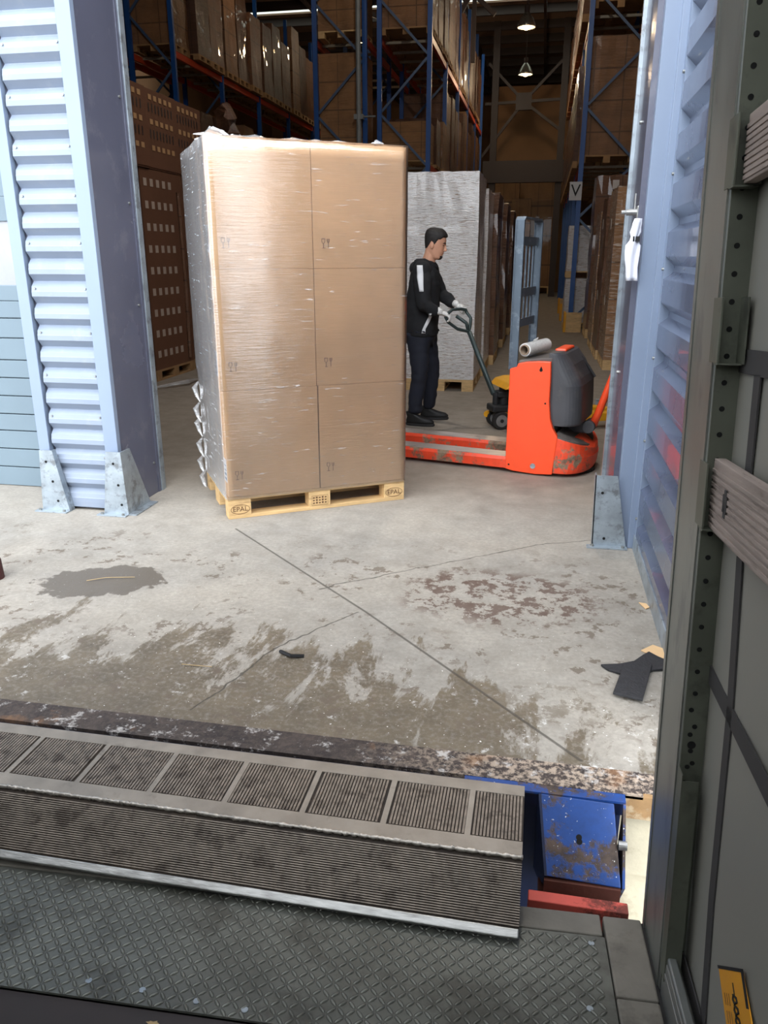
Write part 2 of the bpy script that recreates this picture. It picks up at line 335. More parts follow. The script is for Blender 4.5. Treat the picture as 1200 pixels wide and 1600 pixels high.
    m['darkred'] = M('dark_red_brown', (70, 32, 30), .6, var=.2)
    m['straw'] = M('dry_straw', (176, 152, 112), .8)
    m['signwhite'] = M('white_sign', (190, 190, 192), .6, var=.03)
build_mats()

# ------------------------------------------------------------------ geometry helpers
class G:
    def __init__(s): s.b = bmesh.new()
    def quad(s, pts):
        vs = [s.b.verts.new(Vector(p)) for p in pts]; s.b.faces.new(vs); return s
    def box(s, a, b, M_=None, bev=0):
        r = bmesh.ops.create_cube(s.b, size=1)
        c = [(a[i] + b[i]) / 2 for i in range(3)]; d = [abs(b[i] - a[i]) for i in range(3)]
        for v in r['verts']:
            v.co = Vector((v.co[0] * d[0] + c[0], v.co[1] * d[1] + c[1], v.co[2] * d[2] + c[2]))
        if bev:
            es = list({e for v in r['verts'] for e in v.link_edges})
            rr = bmesh.ops.bevel(s.b, geom=es, offset=bev, segments=2, affect='EDGES', profile=.5)
            vs = rr['verts']
        else: vs = r['verts']
        if M_ is not None:
            for v in set(vs) | {v for v in r['verts'] if v.is_valid}: v.co = M_ @ v.co
        return s
    def bar(s, p, q, w, h, up=(0, 0, 1)):
        p, q = Vector(p), Vector(q); d = (q - p); L = d.length; d.normalize(); u = Vector(up)
        x = d.cross(u)
        if x.length < 1e-4: x = d.cross(Vector((1, 0, 0)))
        x.normalize(); z = x.cross(d)
        Mx = Matrix((x, d, z)).transposed().to_4x4(); Mx.translation = (p + q) / 2
        return s.box((-w / 2, -L / 2, -h / 2), (w / 2, L / 2, h / 2), Mx)
    def cyl(s, p, q, r, r2=None, n=16):
        p, q = Vector(p), Vector(q); d = q - p
        rr = bmesh.ops.create_cone(s.b, cap_ends=True, segments=n, radius1=r, radius2=r if r2 is None else r2, depth=d.length)
        m = d.to_track_quat('Z', 'Y').to_matrix().to_4x4(); m.translation = (p + q) / 2
        for v in rr['verts']: v.co = m @ v.co
        return s
    def tube(s, pts, r, n=10, close=False):
        pts = [Vector(p) for p in pts]; rings = []
        N_ = len(pts)
        rs = r if isinstance(r, (list, tuple)) else [r] * N_
        prev = None
        for i, p in enumerate(pts):
            a = pts[(i - 1) % N_] if (close or i > 0) else p; c = pts[(i + 1) % N_] if (close or i < N_ - 1) else p
            d = (c - a).normalized()
            if prev is None:
                x = d.orthogonal().normalized()
            else:
                x = (prev - d * prev.dot(d)).normalized()
            prev = x; y = d.cross(x)
            rings.append([s.b.verts.new(p + (x * math.cos(t) + y * math.sin(t)) * rs[i]) for t in [2 * math.pi * k / n for k in range(n)]])
        for i in range(N_ if close else N_ - 1):
            A, B = rings[i], rings[(i + 1) % N_]
            for k in range(n):
                s.b.faces.new((A[k], A[(k + 1) % n], B[(k + 1) % n], B[k]))
        if not close:
            s.b.faces.new(rings[0][::-1]); s.b.faces.new(rings[-1])
        return s
    def prism(s, poly, f0, f1):
        """poly: 2D points; f0/f1 map a 2D point to 3D at both ends"""
        A = [s.b.verts.new(Vector(f0(*p))) for p in poly]; B = [s.b.verts.new(Vector(f1(*p))) for p in poly]
        k = len(poly); s.b.faces.new(A[::-1]); s.b.faces.new(B)
        for i in range(k): s.b.faces.new((A[i], A[(i + 1) % k], B[(i + 1) % k], B[i]))
        return s
    def loft(s, rings, cap=True):
        V = [[s.b.verts.new(Vector(p)) for p in r] for r in rings]; k = len(V[0])
        for a, b in zip(V[:-1], V[1:]):
            for i in range(k): s.b.faces.new((a[i], a[(i + 1) % k], b[(i + 1) % k], b[i]))
        if cap: s.b.faces.new(V[0][::-1]); s.b.faces.new(V[-1])
        return s
    def sphere(s, c, r, u=16, v=10, rot=None):
        rr = bmesh.ops.create_uvsphere(s.b, u_segments=u, v_segments=v, radius=1)
        rad = r if isinstance(r, (tuple, list)) else (r, r, r)
        for x in rr['verts']:
            p = Vector((x.co[0] * rad[0], x.co[1] * rad[1], x.co[2] * rad[2]))
            if rot is not None: p = rot @ p
            x.co = p + Vector(c)
        return s
    def strip(s, path, w0, w1):
        """extrude an open profile of 3D points between offsets w0 and w1"""
        A = [s.b.verts.new(Vector(p) + Vector(w0)) for p in path]; B = [s.b.verts.new(Vector(p) + Vector(w1)) for p in path]
        for i in range(len(path) - 1): s.b.faces.new((A[i], A[i + 1], B[i + 1], B[i]))
        return s
    def obj(s, name, mat, parent=None, smooth=False, recalc=True, bevel=0, solid=0):
        if recalc: bmesh.ops.recalc_face_normals(s.b, faces=s.b.faces)
        me = bpy.data.meshes.new(name); s.b.to_mesh(me); s.b.free()
        if isinstance(mat, str): mat = MAT[mat]
        me.materials.append(mat)
        if smooth:
            for p in me.polygons: p.use_smooth = True
        o = bpy.data.objects.new(name, me); C.objects.link(o)
        if parent: o.parent = parent
        if solid:
            md = o.modifiers.new('s', 'SOLIDIFY'); md.thickness = solid
        if bevel:
            md = o.modifiers.new('b', 'BEVEL'); md.width = bevel; md.segments = 2; md.limit_method = 'ANGLE'
        return o

def thing(name, label, cat, loc=(0, 0, 0), rz=0, group=None):
    o = bpy.data.objects.new(name, None); C.objects.link(o); o.location = loc; o.rotation_euler = (0, 0, rz)
    o['label'] = label; o['category'] = cat
    if group: o['group'] = group
    return o
def tag(o, label, cat, group=None, kind=None):
    o['label'] = label; o['category'] = cat
    if group: o['group'] = group
    if kind: o['kind'] = kind
    return o
def struct(o): o['kind'] = 'structure'; return o
KIDS = {}
def dup(root, loc=None, rz=None, label=None, group=None, scale=None):
    kids = [c for c in bpy.data.objects if c.parent == root]
    r = root.copy(); C.objects.link(r)
    if loc is not None: r.location = loc
    if rz is not None: r.rotation_euler = (0, 0, rz)
    if scale is not None: r.scale = scale
    if label: r['label'] = label
    if group: r['group'] = group
    for k in kids:
        c = k.copy(); C.objects.link(c); c.parent = r
        for g in [x for x in bpy.data.objects if x.parent == k]:
            d = g.copy(); C.objects.link(d); d.parent = c
    return r
def text_mesh(name, body, size, mat, matrix, parent=None, ext=.0006):
    cu = bpy.data.curves.new(name, 'FONT'); cu.body = body; cu.size = size; cu.extrude = ext; cu.align_x = 'CENTER'; cu.align_y = 'CENTER'
    t = bpy.data.objects.new(name, cu); C.objects.link(t)
    dg = bpy.context.evaluated_depsgraph_get()
    me = bpy.data.meshes.new_from_object(t.evaluated_get(dg))
    bpy.data.objects.remove(t)
    me.transform(matrix); me.materials.clear(); me.materials.append(MAT[mat])
    o = bpy.data.objects.new(name, me); C.objects.link(o)
    if parent: o.parent = parent
    return o
def bake(o):
    """replace modifiers by their result"""
    dg = bpy.context.evaluated_depsgraph_get(); dg.update()
    me = bpy.data.meshes.new_from_object(o.evaluated_get(dg)); o.modifiers.clear(); o.data = me
    for p in me.polygons: p.use_smooth = True
    return o

# ================================================================== SETTING
EDGE = 2.25      # where the concrete slab ends
FACE = 4.42      # outer face of the shelter columns
DOORY = 4.84
g = G(); g.box((-16, EDGE, -.35), (12, 60, 0)); g.box((-16, EDGE, -1.3), (-5, 4, -.35)); floor = struct(g.obj('floor', 'floor'))
g = G()
g.box((-16, EDGE - .02, -1.3), (-2.6, EDGE + .1, -.351)); g.box((.30, EDGE - .02, -1.3), (12, EDGE + .1, -.351)); g.box((.30, EDGE - .06, -.35), (12, EDGE - .001, -.1))
struct(g.obj('wall_dock_face', 'dockwall'))
g = G(); g.box((-14, -14, -1.4), (16, 2.24, -1.301)); struct(g.obj('ground', 'ground'))
# steel edge strip of the dock between slab and leveller
g = G(); g.box((-4.6, 2.13, -.012), (.40, EDGE - .001, .003)); g.box((.40, 2.15, -.1), (2.4, EDGE - .001, .0)); e = struct(g.obj('trim_1', 'edge'))
g = G(); g.box((.345, 2.13, -.085), (.62, 2.2, -.003)); struct(g.obj('trim_2', 'rusttan'))

# --- facade -----------------------------------------------------------------
def corrugated(name, face, along, z0, z1, pitch, prof, out, mat, parent=None, start=0):
    """face(a, z, d) -> point; prof: list of (fraction of pitch, depth)"""
    path = []
    k = math.floor(z0 / pitch) - 1
    while k * pitch < z1:
        for f, d in prof:
            z = (k + f) * pitch + start
            if z0 <= z <= z1: path.append((z, d))
        k += 1
    path = [(z0, path[0][1])] + path + [(z1, path[-1][1])]
    g = G()
    A = [g.b.verts.new(Vector(face(along[0], z, d))) for z, d in path]; B = [g.b.verts.new(Vector(face(along[1], z, d))) for z, d in path]
    for i in range(len(path) - 1): g.b.faces.new((A[i], A[i + 1], B[i + 1], B[i]))
    o = g.obj(name, mat, parent)
    md = o.modifiers.new('s', 'SOLIDIFY'); md.thickness = .002
    return o

# body of the facade
g = G()
g.box((-3.06, FACE + .045, 0), (-2.62, 4.95, 4.6))                     # column between the two doors
g.box((-16, FACE + .5, 4.6), (12, 5.2, 10)); g.box((-3.06, FACE + .02, 4.45), (12, FACE + .5, 9))
g.box((-16, FACE + .02, 4.45), (-5.6, 5.2, 9.0)); g.box((-5.6, FACE + .02, 4.6), (-3.06, 5.1, 9.0))
g.box((.62, 4.5, 0), (12, 5.2, 4.6)); g.box((-16, 4.5, 0), (-5.6, 5.2, 4.6))
wf = struct(g.obj('wall_front', 'reveal'))
LP = [(0, .028), (.12, .028), (.30, 0), (.46, 0.003), (.62, 0), (.72, .0), (.98, .028)]
corrugated('corrugated_cladding', lambda a, z, d: (a, FACE + d, z), (-3.04, -2.655), .02, 4.6, .13,
           [(.0, .036), (.31, .0), (.52, .001), (.55, .003), (.74, .008), (.96, .036)], 1, 'blue', wf, start=.012)
g = G()
for k in range(14):
    z = .098 + k * .26
    for x in (-3.015, -2.68): g.cyl((x, FACE + .004, z), (x, FACE - .004, z), .006, n=8)
g.obj('cladding_screws', 'screw', wf)
g = G(); g.box((-2.665, FACE - .012, .0), (-2.575, FACE + .03, 4.6), None, .003); g.obj('corner_trim', 'bluetrim', wf)
g = G(); g.box((-3.13, FACE - .012, .0), (-3.055, FACE + .03, 4.6), None, .003); g.box((-3.12, FACE + .01, 0), (-3.06, DOORY + .1, 4.6)); g.obj('corner_trim', 'bluetrim', wf)
g = G(); g.box((-2.62, FACE + .02, .0), (-2.578, 4.93, 4.6)); g.box((-2.58, 4.90, 0), (-2.572, 4.93, 4.6)); g.obj('door_jamb', 'reveal', wf)
g = G(); g.box((-2.60, 4.93, 0), (-2.565, 4.965, 4.6)); g.box((-2.59, 4.965, 0), (-2.572, 5.0, 4.6)); g.obj('jamb_seal', 'galv', wf)
g = G()
for z in (.22, 1.28, 1.9, 2.5): g.cyl((-2.58, 4.86, z), (-2.57, 4.86, z), .008, n=8)
g.obj('jamb_rivets', 'screw', wf)
# right jamb
g = G(); g.box((.49, 4.385, 0), (.60, 4.44, 4.6), None, .003); g.box((.565, 4.36, 0), (.60, 4.44, 4.6), None, .003); g.obj('corner_trim', 'bluetrim', wf)
g = G(); g.box((.46, 4.44, 0), (.62, 4.95, 4.6)); g.obj('door_jamb', 'reveal', wf)
g = G(); g.box((.44, 4.93, 0), (.475, 4.97, 4.6)); g.obj('jamb_seal', 'galv', wf)
g = G()
for z in (.95, 1.6, 2.25): g.cyl((.46, 4.7, z), (.45, 4.7, z), .009, n=8)
g.obj('jamb_rivets', 'screw', wf)
# right side wall, corrugated, running out towards the trailer
wr = G(); wr.box((.665, 2.45, .06), (.75, 4.5, 4.2)); wr.box((.60, 2.45, 0), (.70, 4.4, .07)); wr = struct(wr.obj('wall_right', 'bluedustyshade'))
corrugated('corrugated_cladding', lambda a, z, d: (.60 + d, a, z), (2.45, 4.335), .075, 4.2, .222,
           [(.0, .0), (.20, .0), (.50, .0), (.66, .045), (.80, .045), (.999, .0)], 1, 'bluedustyshade', wr, start=.03)
g = G(); g.box((.598, 4.31, 0), (.66, 4.40, 4.2)); g.obj('corner_trim', 'bluetrim', wr)
g = G()
for k in range(9):
    z = .19 + k * .444
    g.cyl((.598, 4.328, z), (.588, 4.328, z), .008, n=8)
g.obj('cladding_screws', 'screw', wr)
g = G(); g.box((.592, 2.45, .0), (.602, 4.35, .09)); g.obj('base_flashing', 'galv', wr)

# sectional door on the left
g = G(); g.box((-5.6, DOORY + .03, 0), (-3.05, DOORY + .08, 4.6)); d1 = struct(g.obj('door_1', 'door'))
zs = [0.0, .142, .276, .408, .528, .656, .782, .905, 1.053, 1.185, 1.30]
for a, b in zip(zs[:-1], zs[1:]):
    g = G(); g.box((-5.6, DOORY, a + .004), (-3.06, DOORY + .03, b - .003), None, .003); g.obj('door_slat', 'door', d1)
g = G(); g.box((-5.6, DOORY, 1.30), (-3.06, DOORY + .03, 1.40), None, .004); g.box((-5.6, DOORY, 1.80), (-3.06, DOORY + .03, 1.95), None, .004); g.obj('window_frame', 'door', d1)
g = G(); g.box((-5.5, DOORY + .012, 1.40), (-3.06, DOORY + .03, 1.80)); w_ = g.obj('window_pane', 'window', d1)
for k in range(13):
    g = G(); g.box((-5.6, DOORY, 1.95 + k * .2), (-3.06, DOORY + .03, 1.95 + k * .2 + .194), None, .003); g.obj('door_slat', 'door', d1)

# --- warehouse shell ---------------------------------------------------------
g = G(); g.box((-16.2, 5.2, 0), (-16, 60, 11)); struct(g.obj('wall_left', 'whallwall'))
g = G(); g.box((8, 5.2, 0), (8.2, 60, 11)); struct(g.obj('wall_right_inner', 'whallwall'))
g = G(); g.box((-16, 48, 0), (8, 48.2, 11)); struct(g.obj('wall_back', 'whallwall'))
g = G()
g.box((-16.2, 4.9, 10), (8.2, 30.2, 10.15)); g.box((-16.2, 31.6, 10), (8.2, 48.2, 10.15))
ceil = struct(g.obj('ceiling', 'whceil'))
g = G(); g.box((-14, 30.2, 10.06), (8, 31.6, 10.1)); g.obj('roof_light', 'skylight', ceil)
for k in range(14):
    y = 20 + k * 2.0
    g = G(); g.box((-16, y, 9.72), (8, y + .12, 10)); g.obj('purlin', 'steelbrown', ceil)
for k in range(8):
    x = -13.5 + k * 2.6
    g = G(); g.box((x, 5.2, 9.5), (x + .1, 48, 9.6)); g.obj('roof_tie', 'steelbrown', ceil)
# steel portal with cross bracing over the aisle
g = G()
g.box((-2.35, 33.9, 0), (-2.1, 34.2, 10)); g.box((.25, 33.9, 0), (.5, 34.2, 10)); br = struct(g.obj('trim_3', 'steelbrown'))
g = G(); g.box((-2.6, 33.8, 4.35), (.9, 34.1, 5.15)); g.obj('gantry_beam', 'steelbrown', br)
cpt = Vector((-1.12, 34, 7.25))
g = G()
for q in ((-2.5, 34, 8.6), (.35, 34, 8.7), (-2.7, 34, 5.3), (.35, 34, 6.2), (-2.6, 34, 7.2), (.5, 34, 7.3)):
    g.bar(cpt, q, .1, .1)
g.box((-1.42, 33.9, 6.95), (-.82, 34.1, 7.55)); g.obj('cross_brace', 'steelbrown', br)
# dark roof trusses over the left aisle
g = G()
for (a, b) in (((-9, 26, 10), (-5, 26, 8.2)), ((-7, 26, 9.6), (-5.3, 26, 7.4)), ((-3.4, 26, 9.6), (-1.8, 26, 8.2)), ((-3.2, 26, 7.6), (-1.9, 26, 9.8)), ((-2.4, 26, 7), (-2.4, 26, 10))):
    g.bar(a, b, .12, .12)
struct(g.obj('trim_4', 'steelbrown'))

# --- lamps ---------------------------------------------------------------------
def lamp(x, y, z, lab, power=150, col=(1, .76, .5)):
    t = thing('pendant_lamp', lab, 'lamp', (x, y, z))
    g = G(); g.loft([[(r_ * math.cos(a), r_ * math.sin(a), zz) for a in [2 * math.pi * k / 20 for k in range(20)]] for r_, zz in ((.05, .32), (.09, .27), (.16, .18), (.22, .05), (.24, -.04), (.235, -.05), (.2, .05), (.1, .2))], cap=False); g.obj('lamp_shade', 'lampshade', t, smooth=True)
    g = G(); g.sphere((0, 0, .02), .13, 16, 10); g.obj('bulb', 'glow', t, smooth=True)
    g = G(); g.cyl((0, 0, .3), (0, 0, .46), .07, n=12); g.cyl((0, 0, .45), (0, 0, 10 - z), .012, n=6); g.obj('hanging_rod', 'steelbrown', t)
    l = bpy.data.lights.new('lamp_light', 'POINT'); l.energy = power; l.color = col; l.shadow_soft_size = .14
    lo = bpy.data.objects.new('lamp_light', l); C.objects.link(lo); lo.parent = t; lo.location = (0, 0, -.16)
lamp(-.82, 24, 7.4, 'upper nearer warm pendant lamp glowing high over the aisle', power=95)
lamp(-.98, 30, 7.45, 'lower farther warm pendant lamp glowing over the aisle', power=95)
lamp(-.9, 16.0, 8.8, 'added unseen pendant fill lamp just in front of the rack ends', power=55, col=(1, .84, .66))  # out-of-view lamp added to lighten the rack ends
lamp(-.7, 8.4, 8.8, 'added unseen pendant fill lamp inside the building nearest to the loading door', power=420, col=(1, .94, .86))  # unseen lamp put in to brighten the interior behind the door
lamp(-6.0, 12.0, 8.8, 'added unseen pendant fill lamp above the stacked bottle cartons', power=45, col=(1, .88, .76))  # extra lamp outside the view, added as fill for the left stack
lamp(-6.6, 22, 8.6, 'pendant lamp over the left aisle, nearer one', power=40)
lamp(-6.6, 30, 8.6, 'pendant lamp over the left aisle, farther one', power=45)

# ================================================================== RACKS
def rack(x0, x1, y0, nb, levels, label, bay=2.8, zt=8.6, nf=None):
    t = thing('pallet_rack', label, 'rack', (x0, y0, 0), 0)
    w = x1 - x0
    for i in range(nb + 1):
        y = i * bay
        for x in (0, w):
            g = G(); g.box((x - .05, y - .04, 0), (x + .05, y + .04, zt)); g.obj('upright', 'rackblue', t)
        if i < 2:
            g = G(); z = .25; sgn = 0
            while z + 1.1 < zt:
                a, b = (.05, w - .05) if sgn == 0 else (w - .05, .05)
                g.bar((a, y, z), (b, y, z + 1.0), .035, .05); z += 1.08; sgn ^= 1
            g.obj('bracing', 'braceblue', t)
        if i < nb:
            for z in levels:
                for x in (0.0, w):
                    g = G(); g.box((x - .03, y + .04, z - .13), (x + .03, y + bay - .04, z)); g.obj('beam', 'beam', t)
                if i < 2:
                    for q in (.5, 1.4, 2.3):
                        g = G(); g.box((.03, y + q, z - .05), (w - .03, y + q + .05, z)); g.obj('shelf_bar', 'greybeam', t)
    return t
LV = (3.5, 6.02)
rack(-3.70, -2.62, 18.5, 5, LV, 'blue steel pallet rack with orange beams on the left side of the aisle')
rack(-5.12, -4.02, 18.5, 2, LV, 'blue pallet rack standing back to back behind the left aisle rack, beside grey pipe')
rack(-9.42, -8.40, 18.5, 6, (5.95, 3.2), 'far left blue pallet rack with long orange beam above the stacked bottle cartons')
rack(-10.9, -9.78, 18.5, 1, (5.95, 3.2), 'leftmost blue pallet rack, only an upright seen beside the left door jamb')
rack(.66, 1.78, 18.5, 5, (3.45, 6.3), 'blue pallet rack on the right side of the aisle holding a tall brown load')
g = G(); g.cyl((-4.12, 18.3, 0), (-4.12, 18.3, 9.7), .055); g.cyl((-4.12, 18.3, 4.45), (-3.75, 18.3, 4.45), .02); g.box((-4.22, 18.25, 4.4), (-4.02, 18.4, 4.5))
tag(g.obj('downpipe', 'pipe'), 'grey vertical pipe clamped beside the middle rack uprights', 'pipe')

# ------------------------------------------------------------------ pallets and loads
def pallet_geo(L=1.2, Wd=.8):
    """euro pallet as separate meshes; long side along x, front edge y = 0; z from 0"""
    parts = []
    g = G()
    for y0, y1 in ((0, .145), (.1875, .2875), (.3275, .4725), (.5125, .6125), (.655, .8)): g.box((0, y0 * Wd / .8, .122), (L, y1 * Wd / .8, .144), None, .002)
    parts.append(('deck_boards', g))
    g = G()
    for x0, x1 in ((0, .145), (.5275 * L / 1.2, .6725 * L / 1.2), (L - .145, L)): g.box((x0, 0, .1), (x1, Wd, .122), None, .001)
    parts.append(('cross_boards', g))
    for x0, x1 in ((0, .145), (L / 2 - .0725, L / 2 + .0725), (L - .145, L)):
        for y0, y1 in ((0, .1), (Wd / 2 - .0725, Wd / 2 + .0725), (Wd - .1, Wd)):
            g = G(); g.box((x0, y0, .022), (x1, y1, .1), None, .002); parts.append(('block', g))
    g = G()
    for y0, y1 in ((0, .1), (Wd / 2 - .0725, Wd / 2 + .0725), (Wd - .1, Wd)): g.box((0, y0, 0), (L, y1, .022), None, .002)
    parts.append(('bottom_boards', g))
    return parts
def load_proto(w, d, hgt, mat, pal='wooddk', label='', group='', lumpy=.012, top=None, seed=0, base=.144):
    """wrapped pallet: w along x, d along y, origin at the front left base corner"""
    t = thing('pallet_load', label, 'pallet', (0, 0, 0), 0, group)
    g = G()
    if base < .1: g.box((.01, .01, 0), (w - .01, d - .01, base))
    else: g.box((0, 0, .115), (w, d, .144))
    for x in ((0, w / 2 - .07, w - .14) if base > .1 else ()):
        for y in (0, d / 2 - .07, d - .14): g.box((x, y, .02), (x + .14, y + .14, .115))
        g.box((x, 0, 0), (x + .14, d, .02))
    g.obj('pallet', pal, t)
    b = bmesh.new(); bmesh.ops.create_cube(b, size=1)
    for v in b.verts: v.co = Vector(((v.co[0] + .5) * w, (v.co[1] + .5) * d, base + (v.co[2] + .5) * (hgt - base)))
    bmesh.ops.subdivide_edges(b, edges=b.edges[:], cuts=7, use_grid_fill=True)
    for v in b.verts:
        if v.co[2] > .15:
            q = Vector((v.co[0] * 4 + seed, v.co[1] * 4, v.co[2] * 3))
            k = noise.noise(q) * lumpy
            c = Vector((w / 2, d / 2, v.co[2])); dr = (v.co - c); dr[2] = 0
            if dr.length: v.co += dr.normalized() * (k - .5 * lumpy)
            v.co[2] += noise.noise(q * 2) * lumpy * .6
    g = G(); g.b.free(); g.b = b
    g.obj('wrapped_cartons', mat, t, smooth=False)
    if top:   # bunched film on top
        g = G(); g.sphere((w * .5, d * .5, hgt + .02), (w * .3, d * .25, .10), 10, 6)
        for v in g.b.verts: v.co += Vector([noise.noise(v.co * 9 + Vector((i * 9, 0, seed))) * .12 for i in range(3)])
        g.obj('film_bunch', mat, t)
    return t

P = {}
P['silver'] = load_proto(.84, 1.15, 2.5, 'silver', 'wood', seed=1, lumpy=.02)
P['silverlow'] = load_proto(1.0, .8, 1.1, 'silver', 'wood', seed=2, lumpy=.02)
P['brown'] = load_proto(1.15, .82, 1.9, 'brownwrap', seed=3, lumpy=.03)
P['dark'] = load_proto(1.15, .82, 2.1, 'darkwrap', seed=4, lumpy=.03)
P['tan'] = load_proto(1.15, .82, 2.2, 'tanwrap', seed=5, lumpy=.02)
P['plain'] = load_proto(1.0, .95, 2.2, 'plainstack', 'wood', seed=6, lumpy=.004)
P['right'] = load_proto(.9, 1.1, 2.5, 'crinkletan', 'wood', seed=8, lumpy=.03)
P['rightb'] = load_proto(.9, 1.1, 2.4, 'brownwrap', 'wood', seed=9, lumpy=.035)
used = set()
def put(kind, x, y, z, label, group=None, sx=1, sy=1, sz=1, rz=0):
    if kind not in used:
        used.add(kind); o = P[kind]; o.location = (x, y, z); o.rotation_euler = (0, 0, rz); o.scale = (sx, sy, sz); o['label'] = label
        if group: o['group'] = group
        elif 'group' in o: del o['group']
        return o
    o = dup(P[kind], (x, y, z), rz, label, None, (sx, sy, sz))
    if group: o['group'] = group
    elif 'group' in o: del o['group']
    return o
# left rack seen from its end: singled-out loads
put('plain', -5.06, 18.56, 6.04, 'stacked tan cartons on pallet high in the rack end beside the grey pipe', sz=.95)
put('plain', -5.06, 18.56, 3.53, 'tall carton stack below the pallet, middle shelf of the rack beside grey pipe', sz=1.01)
put('tan', -3.72, 18.56, 6.04, 'film wrapped pallet load at top of the left aisle rack end', sz=.95)
put('plain', -3.70, 18.56, 3.53, 'low pair of big plain tan cartons on the middle shelf of left aisle rack', sz=.385, sx=1.08, sy=.9)
put('tan', -9.42, 18.56, 5.97, 'wrapped pale brown pallet load at the end of the far left rack top shelf', sx=.9, sz=1.0)
put('tan', .60, 18.56, 3.46, 'tall brown film wrapped load on the middle shelf of the right rack end', sx=1.0, sy=1.1, sz=1.08)
put('dark', .64, 18.56, 6.32, 'dark load on the highest shelf of the right rack end')
# aisle-side runs of loads, each its own pallet
ORD = ['nearest', 'second', 'third', 'fourth', 'fifth', 'sixth', 'seventh', 'eighth', 'ninth', 'tenth', 'eleventh', 'twelfth', 'thirteenth', 'fourteenth', 'fifteenth', 'sixteenth']
kinds = ['dark', 'brown', 'dark', 'tan', 'brown', 'dark']
def run(x, y0, z, idx, where, group, ksel, sz):
    for n_, i in enumerate(idx):
        b, r_ = divmod(i, 3)
        put(kinds[ksel(i) % 6], x, y0 + b * 2.8 + .1 + r_ * .9, z, f'{ORD[n_]} wrapped brown pallet {where}', group, sx=.95 + .06 * random.random(), sz=sz(i))
run(-3.68, 18.5, 6.04, range(1, 14), 'behind the end load, upper shelf of left aisle rack', 'pallets on the upper shelf along the left aisle rack', lambda i: i, lambda i: .85 + .25 * random.random())
run(-3.68, 18.5, 3.52, range(1, 14), 'behind the low cartons, middle shelf of left aisle rack', 'pallets on the middle shelf along the left aisle rack', lambda i: i + 1, lambda i: .5 if i < 3 else .85 + .25 * random.random())
run(-9.38, 18.5, 5.97, range(1, 16), 'behind the end load on the far left orange beam', 'pallets on the upper shelf along the far left rack', lambda i: i * 5, lambda i: .8 + .35 * random.random())
run(-9.38, 18.5, 3.22, range(1, 6), 'in shadow below the far left orange beam', 'pallets below the orange beam of the far left rack', lambda i: i * 5 + 1, lambda i: .8)
run(.50, 18.5, 6.32, range(1, 15), 'behind the end load, upper shelf of right rack', 'pallets on the upper shelf along the right rack', lambda i: i * 3 + 1, lambda i: .9 + .3 * random.random())
run(.50, 18.5, 3.46, range(1, 15), 'behind the tall end load, middle shelf of right rack', 'pallets on the middle shelf along the right rack', lambda i: i * 3 + 2, lambda i: .9 + .1 * random.random())
# ground level under racks and stacked blocks at the end of the aisle
for i, (lab, z) in enumerate((('silvery wrapped carton pallet at floor level in the right rack, lower of two', 0), ('silvery wrapped carton pallet at floor level in the right rack, upper of two', 1.12))):
    put('silverlow', .5, 18.75, z, lab, sx=1.15)
put('dark', .75, 20.2, .0, 'dark wrapped pallet on the floor behind the silvery pair in the right rack', sz=.8)
# tall silvery row on the left of the aisle (front one is the big silver pallet behind the worker)
put('silver', -1.60, 9.60, 0, 'tall silvery film wrapped pallet of brown cartons directly behind the worker')
yy = 10.95
for i in range(6):
    put('silver' if i % 2 == 0 else 'rightb', -1.58 + .01 * i, yy, 0, f'{ORD[i]} tall {"silvery" if i % 2 == 0 else "brown"} wrapped pallet behind the big silver pallet, left of aisle', 'row of wrapped pallets left of the aisle', sz=.96 + .05 * random.random() if i % 2 == 0 else 1.02)
    yy += 1.22
put('silver', -2.62, 10.2, 0, 'lower silvery wrapped pallet just left of the tall silver one behind the worker', sz=.80)
# right row beside the door jamb
specs = [('right', 11.9, .93, 'tan carton pallet with loose crinkled film, beside the orange tiller and right jamb', 1.0),
         ('rightb', 13.15, .90, 'brown wrapped pallet second from the right jamb in the right row', 1.02),
         ('right', 14.5, .90, 'tan wrapped pallet in the middle of the right row', .92),
         ('rightb', 16.6, .90, 'tall brown wrapped pallet with pale label at the far end of the right row', 1.27)]
for k, y, x, lab, s_ in specs: put(k, x, y, 0, lab, sz=s_)
put('right', 1.02, 10.3, 0, 'tall wrapped carton pallet closest to the right door jamb', sz=1.12)
for o_ in [o for o in bpy.data.objects if o.parent is None and o.name.startswith('pallet_load') and o.location.x > .8 and o.location.y < 17 and o.location.z == 0]:
    for z_ in (.62, 1.55, 2.2):
        g = G(); g.box((.3, -.014, z_), (.42, -.012, z_ + .13)); g.obj('carton_label', 'stickerdull2', o_)
    for z_ in (.9, 1.95):
        g = G(); g.box((-.014, .35, z_), (-.012, .5, z_ + .14)); g.obj('carton_label', 'stickerdull2', o_)
# far end of the aisle
put('plain', -2.35, 36.6, 0, 'big tall brown carton block under the gantry beam at the aisle end, left part', sx=1.15, sz=2.3)
put('plain', -.95, 36.6, 0, 'brown carton block beneath gantry beam at the aisle end, right part', sx=1.35, sz=2.2)
put('plain', -1.45, 35.3, 0, 'pale tall carton block standing in front of others at the aisle end', sx=.8, sz=1.75)
put('brown', -2.3, 34.6, 0, 'dark wrapped pallet at far end of the aisle left of the pale block', sx=.7, sz=1.7)
g = G(); g.box((-2.6, 38.4, 0), (1.4, 38.6, 8.6)); tag(g.obj('partition_wall', 'whallwall'), 'plain brown partition closing the far end of the aisle', 'partition')
